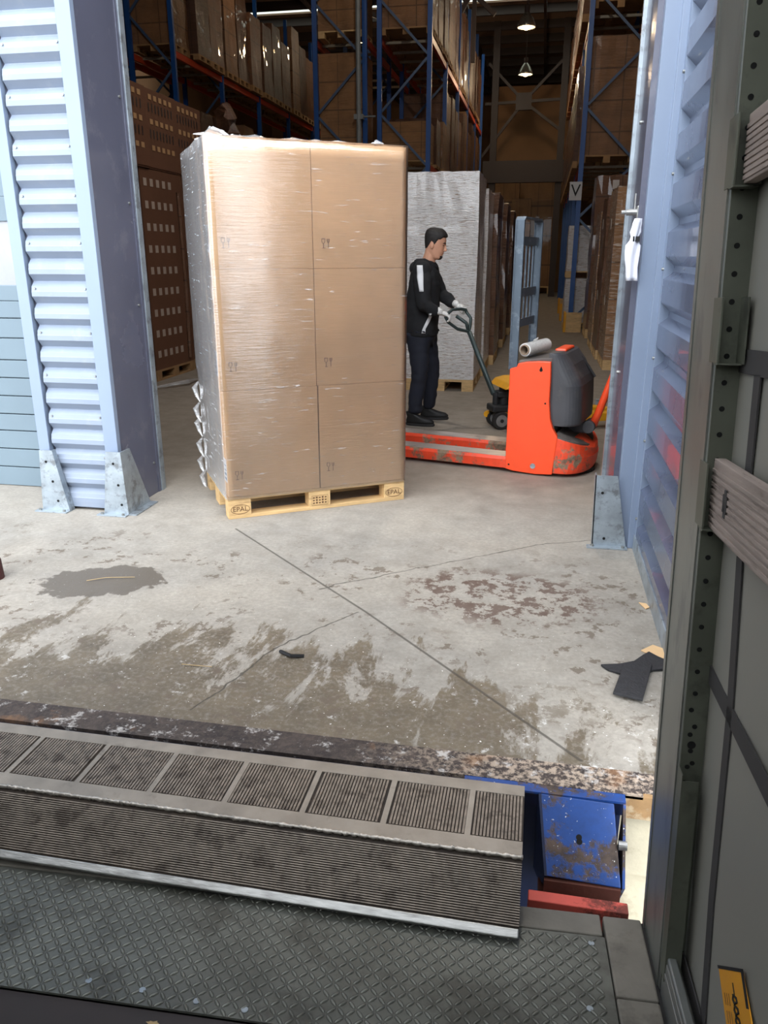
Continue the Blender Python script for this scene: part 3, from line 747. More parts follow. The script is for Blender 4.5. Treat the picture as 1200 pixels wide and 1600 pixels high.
# upright guards
def guard(x, y, lab):
    t = thing('upright_guard', lab, 'guard', (x, y, 0))
    g = G(); g.box((-.02, -.02, 0), (.03, .42, .42), None, .004); g.obj('side_plate', 'yellow', t)
    g = G(); g.box((.03, -.02, 0), (.36, .03, .42), None, .004); g.obj('front_board', 'wood', t)
guard(.52, 17.9, 'yellow guard with tan board at foot of the right rack upright')
guard(.50, 21.1, 'yellow guard at the second upright of the right rack'); guard(.50, 23.9, 'yellow guard at the third upright of the right rack')
# V sign
t = thing('aisle_sign', 'white sign with black letter V hanging on the right rack upright', 'sign', (.45, 18.44, 2.72))
g = G(); g.box((0, 0, 0), (.26, .012, .37)); g.obj('sign_plate', 'signwhite', t)
text_mesh('letter', 'V', .34, 'dark', Matrix.Translation((.13, -.004, .185)) @ Matrix.Rotation(R(90), 4, 'X'), t)

# stacked bottle cartons on the left
def label_grid(parent, x, ys, zs_, w=.085, h=.09, mat='label'):
    g = G()
    for z in zs_:
        for y in ys: g.quad([(x, y, z), (x, y + w, z), (x, y + w, z + h), (x, y, z + h)])
    o = g.obj('carton_labels', mat, parent); o['kind'] = 'stuff'; return o
MAT['stickerdull'] = M('dull_printed_label', (176, 158, 144), .7, var=.1)
lowp = load_proto(1.0, 1.18, 2.62, 'cartond', 'wooddk', 'wide wrapped pallet of labelled brown cartons on the floor behind the left jamb', '', .004)
label_grid(lowp, 1.004, [.08, .25, .42, .59, .76], [.30 + k * .265 for k in range(9)], mat='stickerdull')
g = G(); g.tube([(1.01, 1.02, .2), (1.015, 1.04, 1.2), (1.01, 1.02, 2.4)], .03, 6); g.obj('film_edge', 'brownwrap', lowp)
lowp.location = (-5.9, 8.35, 0)
dup(lowp, (-5.93, 9.62, 0), 0, 'brown labelled carton pallet on floor just left of the big wrapped load')
dup(lowp, (-5.95, 10.89, 0), 0, 'brown carton pallet on the floor farthest back in the left stack, hidden mostly by load')
topp = load_proto(1.0, .86, .92, 'cartond', 'cartond', 'dark bottle carton pallet stacked on top, nearest the left jamb', '', .004, base=.02)
label_grid(topp, 1.004, [.1, .24, .38, .52, .66], [.22, .52, .80], .08, .06, mat='cartonc'); label_grid(topp, 1.003, [.08, .17, .26, .35, .44, .53, .62, .71], [.36, .66], .03, .1, 'steelbrown')
topp.location = (-5.9, 9.02, 2.63)
dup(topp, (-5.92, 9.90, 2.63), 0, 'dark bottle carton pallet stacked on top, middle of three')
dup(topp, (-5.94, 10.76, 2.63), 0, 'dark bottle carton pallet stacked on top, right of three')
g = G(); g.tube([(-4.85, 8.5, .02), (-4.6, 8.7, .04), (-4.65, 9.0, .03), (-4.4, 9.4, .05), (-4.45, 9.8, .02)], [.015, .03, .015, .03, .012], 6)
tag(g.obj('film_scrap', 'filmbunch'), 'torn strip of stretch film trailing on floor by the left carton stack', 'film')

# ================================================================== FRONT LOAD
A = Vector((-1.856, 4.405, 0)); ang = R(32.52)
LM = Matrix.Translation(A) @ Matrix.Rotation(ang, 4, 'Z')
pal = thing('euro_pallet', 'pale pine euro pallet under the big wrapped carton load', 'pallet', A, ang)
blk = []
for nm, g in pallet_geo(): 
    o = g.obj(nm, 'wood', pal)
    if nm == 'block': blk.append(o)
fx = Matrix.Rotation(R(90), 4, 'X')
for x, s_ in ((.075, 'EPAL'), (1.125, 'EPAL')):
    text_mesh('stamp', s_, .045, 'inkb', Matrix.Translation((x, -.001, .06)) @ fx, pal)
    g = G(); g.tube([(x + .06 * math.cos(a), -.001, .06 + .03 * math.sin(a)) for a in [2 * math.pi * k / 24 for k in range(24)]], .0016, 4, True); g.obj('stamp_ring', 'inkb', pal)
g = G()
for z_ in (.040, .058, .076):
    for k in range(5): g.box((.553 + k * .02, -.0012, z_), (.566 + k * .02, -.0002, z_ + .009 + .003 * (k % 2)))
g.obj('stamp', 'inkb', pal)
g = G(); g.tube([(.545, -.001, .030), (.655, -.001, .030), (.655, -.001, .094), (.545, -.001, .094)], .0014, 4, True); g.obj('stamp_frame', 'inkb', pal)

def glyph(x, z, parent, s_=.028):
    """food-safe mark: glass and fork"""
    y = -.0012; g = G()
    def ln(*p): g.tube([(x + a * s_, y, z + b * s_) for a, b in p], .0013, 4)
    ln((-.9, 1), (-.9, .35), (-.55, -.05), (-.2, .35), (-.2, 1), (-.9, 1)); ln((-.55, -.05), (-.55, -.9)); ln((-.85, -.9), (-.2, -.9))
    ln((.55, -.9), (.55, .2)); ln((.3, 1), (.3, .4), (.55, .2), (.8, .4), (.8, 1)); ln((.55, 1), (.55, .3))
    return g.obj('food_safe_mark', 'ink', parent)
zb = [.144, .811, 1.514, 2.203]
names = ['bottom', 'middle', 'top']
for i in range(3):
    for j in range(2):
        for kk in range(2):
            x0 = j * .6 + (.001 if j else 0) + [.008, 0, 0][i]; x1 = x0 + .5985 - [.004, 0, 0][i]
            off = [0, .0, .0][i]
            dpt = [.397, .45, .45][i]
            y0 = off + kk * (dpt + .003) + .002; y1 = y0 + dpt
            side = ('left' if j == 0 else 'right'); fb = 'front' if kk == 0 else 'rear'
            b = thing('cardboard_box', f'plain tan cardboard box, {fb} {side} one in the {names[i]} tier of the big load', 'box', A, ang)
            g = G(); g.box((x0, y0, zb[i] + .0005), (x1, y1, zb[i + 1] - .0005), None, .003); g.obj('carton', 'carton', b)
            if kk == 0:
                glyph([.075, .672][j] + .008, [.28, .953, 1.655][i], b)
            if j == 0:   # labels on the left side
                def lab(yc, zc, w=.09, h=.15):
                    g = G(); g.box((x0 - .0012, yc - w / 2, zc - h / 2), (x0 - .0002, yc + w / 2, zc + h / 2)); l = g.obj('address_label', 'label', b)
                    g = G()
                    for q in range(4): g.box((x0 - .0018, yc - w * .35, zc - h * .4 + q * h * .2), (x0 - .0012, yc + w * .3, zc - h * .4 + q * h * .2 + h * (.10 if q < 2 else .04)))
                    g.obj('label_print', 'barcode', l)
                if kk == 0:
                    if i == 2: lab(.12, 1.68)
                    if i == 1: lab(.10, .97)
                    if i == 0: lab(.06, .31)
                    g = G()
                    for q in range(4): g.box((x0 - .001, .3 + q * .025, zb[i + 1] - .25), (x0 - .0002, .31 + q * .025, zb[i + 1] - .08))
                    g.obj('side_print', 'ink', b)
                else:
                    if i == 1: lab(.70, .96)
                    if i == 0: lab(.47, .56, .08, .26); lab(.5, .31)
# stretch film: a thin shell around the load with a crumpled top
def film_shell():
    b = bmesh.new(); bmesh.ops.create_cube(b, size=1)
    x0, x1, y0, y1, z0, z1 = -.007, 1.205, -.007, .912, .13, 2.212
    for v in b.verts: v.co = Vector((x0 + (v.co[0] + .5) * (x1 - x0), y0 + (v.co[1] + .5) * (y1 - y0), z0 + (v.co[2] + .5) * (z1 - z0)))
    bmesh.ops.delete(b, geom=[f for f in b.faces if f.normal.z < -.5], context='FACES')
    bmesh.ops.subdivide_edges(b, edges=b.edges[:], cuts=27, use_grid_fill=True)
    for v in b.verts:
        p = v.co.copy()
        if p[1] > .5 and p[2] < .81:
            v.co[1] -= (.10 * min(1, (p[1] - .5) / .4)) * min(1, (.85 - p[2]) / .1)
        n = noise.noise(Vector((p[0] * 5, p[1] * 5, p[2] * 9)))
        out = Vector((0, 0, 0))
        if abs(p[1] - y0) < .003: out = Vector((0, -1, 0)) * .35
        elif abs(p[1] - y1) < .003: out = Vector((0, 1, 0))
        elif abs(p[0] - x0) < .003: out = Vector((-1, 0, 0))
        elif abs(p[0] - x1) < .003: out = Vector((1, 0, 0)) * .5
        v.co += out * abs(n) * .012
        if abs(p[2] - z1) < .003 and .02 < p[0] < 1.15 and p[1] > 0.02:
            v.co[2] += abs(noise.noise(Vector((p[0] * 7, p[1] * 7, 3)))) * .07 * (1.2 - p[0])
    g = G(); g.b.free(); g.b = b
    o = g.obj('shell', 'film', None, smooth=True); o.data.materials.append(MAT['filmdenseglare'])
    for p in o.data.polygons:
        if p.center[0] < .0005 or p.center[2] > 2.2: p.material_index = 1
    return o
fo = film_shell(); fo.name = 'stretch_film'; fo.location = A; fo.rotation_euler = (0, 0, ang)
tag(fo, 'clear crinkled stretch film wrapped tightly around the big carton load', 'film')
g = G()
for (x, y, sc, cnt) in ((.12, .3, .10, 9), (.25, .45, .08, 8), (1.05, .1, .03, 7)):
    for q in range(cnt):
        a = random.random() * 6.28
        g.tube([(x + sc * random.uniform(-1, 1), y + sc * random.uniform(-1, 1), 2.215), (x + sc * .6 * random.uniform(-1, 1), y + sc * random.uniform(-.5, .5), 2.215 + sc * random.uniform(.3, .8)), (x + sc * 1.3 * math.cos(a), y + sc * math.sin(a), 2.215 + sc * random.uniform(0, .5))], [.004, .012, .003], 5)
g.obj('crumpled_tail', 'filmbunch', fo)
g = G()
for (y, z) in ((.86, .75), (.88, .6), (.87, .5), (.86, .35), (.88, .22), (.82, .12)):
    g.tube([(-.005, y, z), (-.03, y + .03, z - .05), (-.02, y + .01, z - .1), (-.005, y - .02, z - .14)], [.006, .02, .013, .004], 6)
g.obj('loose_film_edge', 'filmbunch', fo)
# black strip seen inside pallet opening (opposite side film)
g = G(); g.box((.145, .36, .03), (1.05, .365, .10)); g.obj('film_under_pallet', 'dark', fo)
# dark bunched film on a load behind
g = G(); g.sphere((0, 0, .0), (.16, .14, .40), 14, 11)
for v in g.b.verts: v.co += Vector([noise.noise(v.co * 6 + Vector((i * 9, 0, 5))) * .14 for i in range(3)])
o = g.obj('film_knot', 'darkwrap'); o.location = (-4.38, 11.2, 3.2); tag(o, 'dark peaked knot of film poking up behind the big load', 'film')
put('dark', -4.5, 10.9, 0, 'dark wrapped pallet hidden behind the big load, topped by knotted film', sz=1.3)

# ================================================================== ELECTRIC PALLET TRUCK
ET = thing('electric_pallet_truck', 'orange red electric pallet truck with charcoal hood and tall grey load guard', 'pallet truck', (-.191, 5.889, 0), R(-13.5))
panel = [(-.006, .03), (-.009, .18), (-.008, .54), (-.008, .793), (.044, .809), (.052, .835), (.12, .85), (.20, .858), (.293, .858), (.298, .74), (.300, .567), (.315, .438), (.339, .369), (.378, .311), (.366, .15), (.355, .02), (.221, .01), (.05, .018)]
g = G(); g.prism(panel, lambda s_, z: (s_, 0, z), lambda s_, z: (s_, .04, z)); sp = g.obj('side_panel', 'red', ET, bevel=.006)
g = G(); g.prism(panel, lambda s_, z: (s_, .68, z), lambda s_, z: (s_, .72, z)); g.obj('side_panel', 'red', ET, bevel=.006)
g = G()
for s_, z, r_ in ((.226, .795, .012), (.272, .554, .007), (.02, .066, .007), (.388, .145, .008)):
    if s_ < .38: g.cyl((s_, -.001, z), (s_, .004, z), r_, n=14)
g.prism([(.215, .80), (.226, .825), (.237, .80)], lambda s_, z: (s_, -.001, z), lambda s_, z: (s_, .003, z))
g.obj('panel_holes', 'hole', sp)
g = G(); g.cyl((.207, -.006, .073), (.207, .004, .073), .020, n=18); g.obj('panel_bolt', 'galv', sp)
g = G(); g.box((.0, .04, .03), (.34, .68, .80)); g.obj('chassis', 'deck', ET)
# top deck tray
g = G(); g.prism([(.03, .80), (.05, .855), (.2, .878), (.30, .885), (.30, .80)], lambda s_, z: (s_, .03, z), lambda s_, z: (s_, .69, z)); g.obj('top_tray', 'deck', ET, bevel=.01)
# hood: rounded in plan, profile bulging forward
def hood_ring(z, s1, s0=.27, rr=.16):
    pts = []; t0, t1 = .035, .685
    pts.append((s0, t1, z)); pts.append((s0, t0, z))
    for k in range(9):
        a = -math.pi / 2 + k * (math.pi / 2) / 8
        pts.append((s1 - rr + rr * math.cos(a), t0 + .12 + .12 * math.sin(a), z))
    for k in range(9):
        a = k * (math.pi / 2) / 8
        pts.append((s1 - rr + rr * math.cos(a), t1 - .12 + .12 * math.sin(a), z))
    return pts
prof = [(.385, .51), (.40, .52), (.50, .52), (.60, .515), (.68, .51), (.73, .49), (.78, .46), (.83, .435), (.88, .395), (.905, .375), (.917, .34)]
rings = [hood_ring(z, s1, rr=min(.13, (s1 - .275) * .8)) for z, s1 in prof]
g = G(); g.loft(rings); g.obj('hood', 'hood', ET, smooth=False, bevel=.004)
g = G(); g.loft([hood_ring(.24, .33, rr=.04), hood_ring(.39, .35, rr=.04)]); g.obj('hood_base', 'hood', ET, bevel=.004)
g = G(); g.box((.27, .22, .905), (.355, .52, .932), None, .012); g.obj('hood_cap', 'red', ET)
g = G(); g.tube([(.41, .5, .85), (.47, .51, .78), (.53, .5, .70)], .012, 6); g.obj('hood_handle', 'dark', ET)
# nose (drive cover)
def nose_ring(z, k=1.0, topslope=False):
    pts = []
    for q in range(21):
        a = -math.pi / 2 + math.pi * q / 20
        s_ = .36 + .255 * k * (abs(math.cos(a)) ** .7); t_ = .36 + .355 * (.96 + .04 * k) * math.sin(a)
        zz = z - ((s_ - .36) * .26 + max(0, .06 * (1 - abs(math.sin(a))))) * (1 if topslope else 0)
        pts.append((s_, t_, zz))
    return pts
g = G(); g.loft([nose_ring(.03, .93), nose_ring(.07, .99), nose_ring(.15, 1.02), nose_ring(.25, 1.0, True), nose_ring(.305, .97, True)]); g.obj('drive_cover', 'redworn', ET, bevel=.006)
g = G(); g.loft([nose_ring(.30, .84, True), nose_ring(.318, .82, True), [(p[0] * .9 + .36 * .1, .36 + (p[1] - .36) * .8, p[2] + .012) for p in nose_ring(.322, .6, True)]]); g.obj('cover_top', 'deck', ET, smooth=False)
g = G(); g.cyl((.36, .36, .0), (.36, .36, .03), .25, n=24); g.cyl((.4, .3, .075), (.4, .42, .075), .075, n=20); g.obj('drive_wheel', 'tyre', ET)
# tiller
g = G(); g.box((.33, .30, .292), (.54, .42, .375), None, .012); g.cyl((.545, .29, .345), (.545, .43, .345), .048, n=20); g.obj('tiller_arm_base', 'hood', ET, bevel=.003)
g = G()
g.tube([(.565, .36, .35), (.60, .36, .44), (.70, .36, .78), (.735, .36, .93), (.735, .36, 1.06)], [.034, .03, .026, .026, .03], 8)
tl = g.obj('tiller', 'red', ET, smooth=True)
g = G(); g.tube([(.735, .36, 1.05), (.735, .25, 1.12), (.735, .24, 1.2), (.735, .36, 1.25), (.735, .48, 1.2), (.735, .47, 1.12)], .018, 8, True); g.obj('tiller_grip', 'red', tl, smooth=True)
# forks
for t0 in (.02, .50):
    g = G()
    g.prism([(t0, .03), (t0 - .004, .095), (t0 + .012, .118), (t0 + .168, .118), (t0 + .184, .095), (t0 + .18, .03), (t0 + .165, .03), (t0 + .165, .09), (t0 + .015, .09), (t0 + .015, .03)],
            lambda t_, z: (-1.15, t_, z), lambda t_, z: (.0, t_, z)); fk = g.obj('fork', 'redworn', ET)
    g = G(); g.box((-1.12, t0 + .012, .1182), (-.02, t0 + .168, .1215)); g.obj('fork_top', 'fork', fk)
    g = G(); g.cyl((-1.0, t0 + .04, .04), (-1.0, t0 + .14, .04), .04, n=16); g.obj('load_wheel', 'tyre', fk)
g = G(); g.box((-.05, .0, .035), (.0, .72, .10)); g.obj('cross_member', 'redworn', ET)
# load guard
g = G()
for t_ in (.06, .60):
    g.box((-.035, t_, .78), (.03, t_ + .022, 1.83), None, .003); g.box((-.035, t_, .78), (-.02, t_ + .05, 1.83))
lg = g.obj('load_guard', 'guard', ET)
pts = [(.0, .066, 1.80), (.0, .075, 1.835), (.0, .10, 1.852), (.0, .58, 1.852), (.0, .605, 1.835), (.0, .615, 1.80)]
g = G(); g.strip([(-.035, y, z) for _, y, z in pts], (0, 0, 0), (.065, 0, 0)); g.obj('top_bar', 'guard', lg, solid=.012)
g = G()
for z in (1.66, 1.30, 1.08): g.box((-.01, .08, z), (.005, .6, z + .06))
for t_ in (.17, .27, .37, .47): g.box((-.01, t_, 1.10), (.003, t_ + .02, 1.70))
g.obj('guard_grid', 'guard', lg)
# film roll lying on the truck
RM = Matrix.Translation((-.191, 5.889, 0)) @ Matrix.Rotation(R(-13.5), 4, 'Z')
p0 = RM @ Vector((.075, .09, .925)); p1 = RM @ Vector((.15, .43, .935))
t = thing('stretch_film_roll', 'white roll of stretch film lying on top of the orange pallet truck', 'film roll', (0, 0, 0))
dv = (p1 - p0); L_ = dv.length; q = dv.to_track_quat('Z', 'Y').to_matrix().to_4x4(); q.translation = p0
def ring(r_, z): return [q @ Vector((r_ * math.cos(a), r_ * math.sin(a), z)) for a in [2 * math.pi * k / 28 for k in range(28)]]
g = G(); g.loft([ring(.038, .0), ring(.048, 0), ring(.048, L_), ring(.038, L_), ring(.038, 0)], cap=False); g.obj('film_winding', 'filmroll', t, smooth=False)
g = G(); g.loft([ring(.030, -.012), ring(.0375, -.012), ring(.0375, L_ + .012), ring(.030, L_ + .012), ring(.030, -.012)], cap=False); g.obj('cardboard_core', 'core', t)
g = G(); g.tube([q @ Vector((.046, 0, L_ * .8)), q @ Vector((.07, .03, L_ * .85)), q @ Vector((.06, .05, L_ * .95))], [.008, .014, .004], 6); g.obj('loose_end', 'filmroll', t)

# ================================================================== MANUAL PALLET JACK
jang = R(23)
J = thing('manual_pallet_jack', 'yellow manual pallet jack with dark pull handle held by the worker', 'pallet jack', (-.345, 7.55, 0), jang)
JM = (Matrix.Translation((-.345, 7.55, 0)) @ Matrix.Rotation(jang, 4, 'Z')).inverted()
def jl(p): return JM @ Vector(p)
for s_ in (-.085, .085):
    g = G(); g.cyl((0, s_ - .028, .085), (0, s_ + .028, .085), .085, n=28); w = g.obj('steer_wheel', 'tyre', J, bevel=.006)
    g = G(); g.cyl((0, s_ - .031, .085), (0, s_ + .031, .085), .058, n=24); g.obj('wheel_rim', 'rim', w)
    g = G(); g.cyl((0, s_ - .036, .085), (0, s_ + .036, .085), .018, n=14); g.obj('wheel_hub', 'grip', w)
g = G(); g.box((-.09, -.1, .165), (.12, .1, .23), None, .015); g.cyl((.05, 0, .22), (.05, 0, .42), .05, n=18); g.cyl((-.03, .0, .2), (-.03, 0, .34), .032, n=14); g.box((-.03, -.06, .3), (.1, .06, .36), None, .012); g.obj('pump_unit', 'grip', J)
g = G(); g.prism([(-.02, .40), (.03, .455), (.12, .475), (.20, .475), (.20, .2), (.16, .2), (.14, .40)], lambda s_, z: (s_, -.22, z), lambda s_, z: (s_, .22, z)); g.obj('frame_head', 'yellow', J, bevel=.01)
for s_ in (-.27, .11):
    g = G(); g.prism([(.18, .075), (.18, .18), (.9, .16), (1.25, .12), (1.36, .075)], lambda x, z: (x, s_, z), lambda x, z: (x, s_ + .16, z)); g.obj('fork', 'yellow', J, bevel=.006)
g = G(); g.cyl((-.09, .08, .12), (-.06, .12, .12), .03, n=12); g.obj('foot_guard', 'yellow', J)
Jn = Vector((-.652, 7.56, .905)); base = Vector((-.40, 7.55, .33))
Aa = Vector((-.862, 7.42, 1.045)); Bb = Vector((-.690, 7.66, 1.075))
g = G()
g.tube([jl(p) for p in (Vector((-.345, 7.55, .30)), base, Jn)], [.03, .026, .022], 10); g.tube([jl(p) for p in (Jn + Vector((0, 0, -.02)), Jn + Vector((-.03, 0, .08)), (Aa + Bb) / 2 + Vector((0, 0, -.01)))], .017, 8)
g.obj('draw_bar', 'jackdk', J, smooth=True)
up = Vector((-.02, 0, .02))
g = G()
loop = [Jn, Jn.lerp(Aa, .35) + Vector((-.03, -.02, -.02)), Jn.lerp(Aa, .75) + Vector((-.03, -.02, -.01)), Aa, Aa + Vector((.02, .01, .035)), Aa.lerp(Bb, .3) + Vector((0, 0, .055)), Aa.lerp(Bb, .7) + Vector((0, 0, .045)), Bb + Vector((-.01, 0, .025)), Bb, Bb.lerp(Jn, .3) + Vector((.03, .02, 0)), Bb.lerp(Jn, .7) + Vector((.015, .01, 0))]
g.tube([jl(p) for p in loop], .015, 8, True); g.obj('grip_loop', 'jackdk', J, smooth=True)

# ================================================================== WORKER
def skin(name, verts, edges, radii, mat, parent=None, sub=2, root=0):
    me = bpy.data.meshes.new(name); me.from_pydata([tuple(v) for v in verts], edges, []); me.update()
    o = bpy.data.objects.new(name, me); C.objects.link(o)
    o.modifiers.new('sk', 'SKIN').use_smooth_shade = True
    for i, r_ in enumerate(radii):
        sv = me.skin_vertices[0].data[i]; sv.radius = r_ if isinstance(r_, tuple) else (r_, r_)
        sv.use_root = (i == root)
    m = o.modifiers.new('ss', 'SUBSURF'); m.levels = sub; m.render_levels = sub
    bake(o); o.data.materials.clear(); o.data.materials.append(MAT[mat])
    if parent: o.parent = parent
    return o
PX, PY = -1.08, 7.66
W_ = thing('person', 'person in black hoodie and navy trousers with white gloves pulling a pallet jack', 'person', (PX, PY, 0))
def w(x, y, z): return Vector((x - PX, y - PY, z))
# key joints (world): near side is the person's right
J_ = dict(pel=w(-1.12, 7.66, .95), abd=w(-1.11, 7.66, 1.12), che=w(-1.09, 7.66, 1.34), nb=w(-1.085, 7.66, 1.51), nt=w(-1.045, 7.66, 1.60),
          shR=w(-1.10, 7.50, 1.475), elR=w(-1.06, 7.42, 1.17), wrR=w(-.915, 7.42, 1.085), shL=w(-1.06, 7.82, 1.475), elL=w(-.97, 7.86, 1.235), wrL=w(-.79, 7.73, 1.125),
          hpR=w(-1.13, 7.57, .90), knR=w(-1.115, 7.53, .50), anR=w(-1.15, 7.50, .10), hpL=w(-1.10, 7.75, .90), knL=w(-1.03, 7.80, .50), anL=w(-1.045, 7.83, .10))
ks = ['pel', 'abd', 'che', 'nb', 'nt', 'shR', 'elR', 'wrR', 'shL', 'elL', 'wrL', 'hpR', 'knR', 'anR', 'hpL', 'knL', 'anL']
ix = {k: i for i, k in enumerate(ks)}
E_ = [('pel', 'abd'), ('abd', 'che'), ('che', 'nb'), ('nb', 'nt'), ('che', 'shR'), ('shR', 'elR'), ('elR', 'wrR'), ('che', 'shL'), ('shL', 'elL'), ('elL', 'wrL'), ('pel', 'hpR'), ('hpR', 'knR'), ('knR', 'anR'), ('pel', 'hpL'), ('hpL', 'knL'), ('knL', 'anL')]
rad = dict(pel=.08, abd=.085, che=.10, nb=.06, nt=.055, shR=.055, elR=.038, wrR=.026, shL=.055, elL=.038, wrL=.026, hpR=.07, knR=.05, anR=.035, hpL=.07, knL=.05, anL=.035)
body = skin('body', [J_[k] for k in ks], [(ix[a], ix[b]) for a, b in E_], [rad[k] for k in ks], 'skin', W_)
# head shaped from a sphere, joined with the body through a voxel remesh
HS = 1.08
HC = w(-1.005, 7.655, 1.688)
tilt = Matrix.Rotation(R(14), 3, 'Y')      # looking down a little towards the handle
TAB = [(-.119, .050, -.01, .018), (-.112, .074, -.025, .036), (-.098, .087, -.045, .047), (-.084, .089, -.055, .053), (-.071, .085, -.062, .057), (-.062, .0905, -.068, .059), (-.055, .0875, -.070, .061), (-.048, .092, -.072, .062),
       (-.038, .088, -.076, .064), (-.02, .0875, -.083, .068), (.0, .086, -.090, .071), (.012, .084, -.093, .0725), (.026, .089, -.096, .0735), (.05, .089, -.098, .0745), (.075, .080, -.095, .071), (.095, .060, -.084, .060), (.110, .033, -.058, .038), (.118, .0, -.02, .012)]
def tab(z):
    z = min(max(z, TAB[0][0]), TAB[-1][0])
    for a, b in zip(TAB[:-1], TAB[1:]):
        if z <= b[0]:
            t_ = (z - a[0]) / (b[0] - a[0]); return [a[k] + (b[k] - a[k]) * t_ for k in (1, 2, 3)]
    return list(TAB[-1][1:])
def hp(z, a, off=0.):
    f, b, hw = tab(z); c, rx = (f + b) / 2, (f - b) / 2
    p_ = Vector((c + (rx + off) * math.cos(a), (hw + off) * math.sin(a), z))
    return p_
def hsurf(z, y, off=0.):
    f, b, hw = tab(z); a = math.asin(max(-1, min(1, y / hw))); return hp(z, a, off)
def H_(p_): return tilt @ (Vector(p_) * HS) + HC
hg = G()
zs_h = [-.119 + .237 * k / 46 for k in range(47)]
hg.loft([[H_(hp(z, 2 * math.pi * k / 48)) for k in range(48)] for z in zs_h])
hg.loft([[H_(p_) for p_ in r_] for r_ in ([(.078, -.006, .026), (.078, .006, .026), (.093, .003, .026), (.093, -.003, .026)], [(.075, -.010, .0), (.075, .010, .0), (.1005, .0045, .0), (.1005, -.0045, .0)],
        [(.075, -.016, -.022), (.075, .016, -.022), (.114, .007, -.022), (.114, -.007, -.022)], [(.078, -.017, -.032), (.078, .017, -.032), (.110, .008, -.033), (.110, -.008, -.033)], [(.080, -.010, -.038), (.080, .010, -.038), (.092, .004, -.037), (.092, -.004, -.037)])])
hb = hg.b
g = G(); g.b.free(); g.b = hb
for s_ in (-1, 1):   # ears
    g.sphere(H_((-.014, s_ * .076, -.012)), (.018, .009, .031), 16, 10, tilt @ Matrix.Rotation(s_ * R(-14), 3, 'Z') @ Matrix.Rotation(R(-10), 3, 'Y'))
g.tube([J_['nb'] + Vector((0, 0, -.03)), J_['nt'], HC + Vector((-.03, 0, -.03))], [.064, .060, .056], 18)
bb = bmesh.new(); bb.from_mesh(body.data); 
tmp = bpy.data.meshes.new('t'); g.b.to_mesh(tmp); bb.from_mesh(tmp); bb.to_mesh(body.data); bb.free(); g.b.free()
rm = body.modifiers.new('r', 'REMESH'); rm.mode = 'VOXEL'; rm.voxel_size = .004
sm = body.modifiers.new('s', 'SMOOTH'); sm.factor = .5; sm.iterations = 2
bake(body)
for s_ in (-1, 1):
    g = G(); g.sphere(H_(hsurf(.008, s_ * .029, -.003)), (.006, .011, .0052), 12, 8, tilt @ Matrix.Rotation(s_ * R(22), 3, 'Z')); g.obj('eye', 'dark', body)
    g = G(); g.tube([H_(hsurf(.026, s_ * .012, .001)), H_(hsurf(.031, s_ * .028, .002)), H_(hsurf(.026, s_ * .044, .001))], [.003, .0048, .002], 8); g.obj('eyebrow', 'hair', body, smooth=True)
g = G(); g.tube([H_(hsurf(-.054, y_, .0)) for y_ in (-.024, -.013, 0, .013, .024)], [.0015, .0045, .0052, .0045, .0015], 8); g.obj('lips', 'lips', body, smooth=True)
def patch(name, z0, z1, a1, off, edge=.25):
    g = G(); nz_, na = 10, 22; rows = []
    for i in range(nz_ + 1):
        z = z0 + (z1 - z0) * i / nz_; row = []
        for k in range(na + 1):
            u = -1 + 2 * k / na; v_ = -1 + 2 * i / nz_
            o_ = off * min(1, (1 - abs(u)) / edge, (1 - abs(v_)) / edge) - .002 * (abs(u) > .99 or abs(v_) > .99)
            row.append(g.b.verts.new(H_(hp(z, a1 * u, o_))))
        rows.append(row)
    for A_, B_ in zip(rows[:-1], rows[1:]):
        for k in range(na): g.b.faces.new((A_[k], A_[k + 1], B_[k + 1], B_[k]))
    return g.obj(name, 'hair', body, smooth=True)
patch('beard', -.116, -.076, .75, .0022); patch('moustache', -.045, -.040, .32, .0008)
# hair: thick cap fading into the skin at the hairline
def low_(a):
    a = abs(math.atan2(math.sin(a), math.cos(a))); d_ = math.degrees(a)
    K = [(0, .070), (40, .066), (58, .046), (72, .040), (82, -.004), (96, -.012), (104, .016), (118, -.018), (140, -.050), (180, -.062)]
    for (d0, z0), (d1, z1) in zip(K[:-1], K[1:]):
        if d_ <= d1: return z0 + (z1 - z0) * (d_ - d0) / (d1 - d0)
    return K[-1][1]
g = G(); rows = []; na = 72
for i in range(44):
    z = -.080 + .198 * i / 43; row = []
    for k in range(na):
        a = 2 * math.pi * k / na; lo_z = low_(a) + .004 * noise.noise(Vector((math.cos(a) * 6, math.sin(a) * 6, 2)))
        f_ = min(1, max(0, (z - lo_z) / .012)); top_ = max(0, (z - .02) / .1)
        th = (.004 + .013 * top_ + .010 * top_ * max(0, math.cos(a))) * f_ - .005 * (1 - f_)
        p_ = hp(z, a, th); p_.z += .016 * max(0, (z - .06) / .058) ** 1.5 + (.006 * max(0, math.cos(a)) * top_)
        p_ += p_.normalized() * .004 * noise.noise(p_ * 160) * top_
        row.append(g.b.verts.new(H_(p_)))
    rows.append(row)
for A_, B_ in zip(rows[:-1], rows[1:]):
    for k in range(na): g.b.faces.new((A_[k], A_[(k + 1) % na], B_[(k + 1) % na], B_[k]))
g.b.faces.new(rows[-1])
g.obj('hair', 'hair', body, smooth=True)
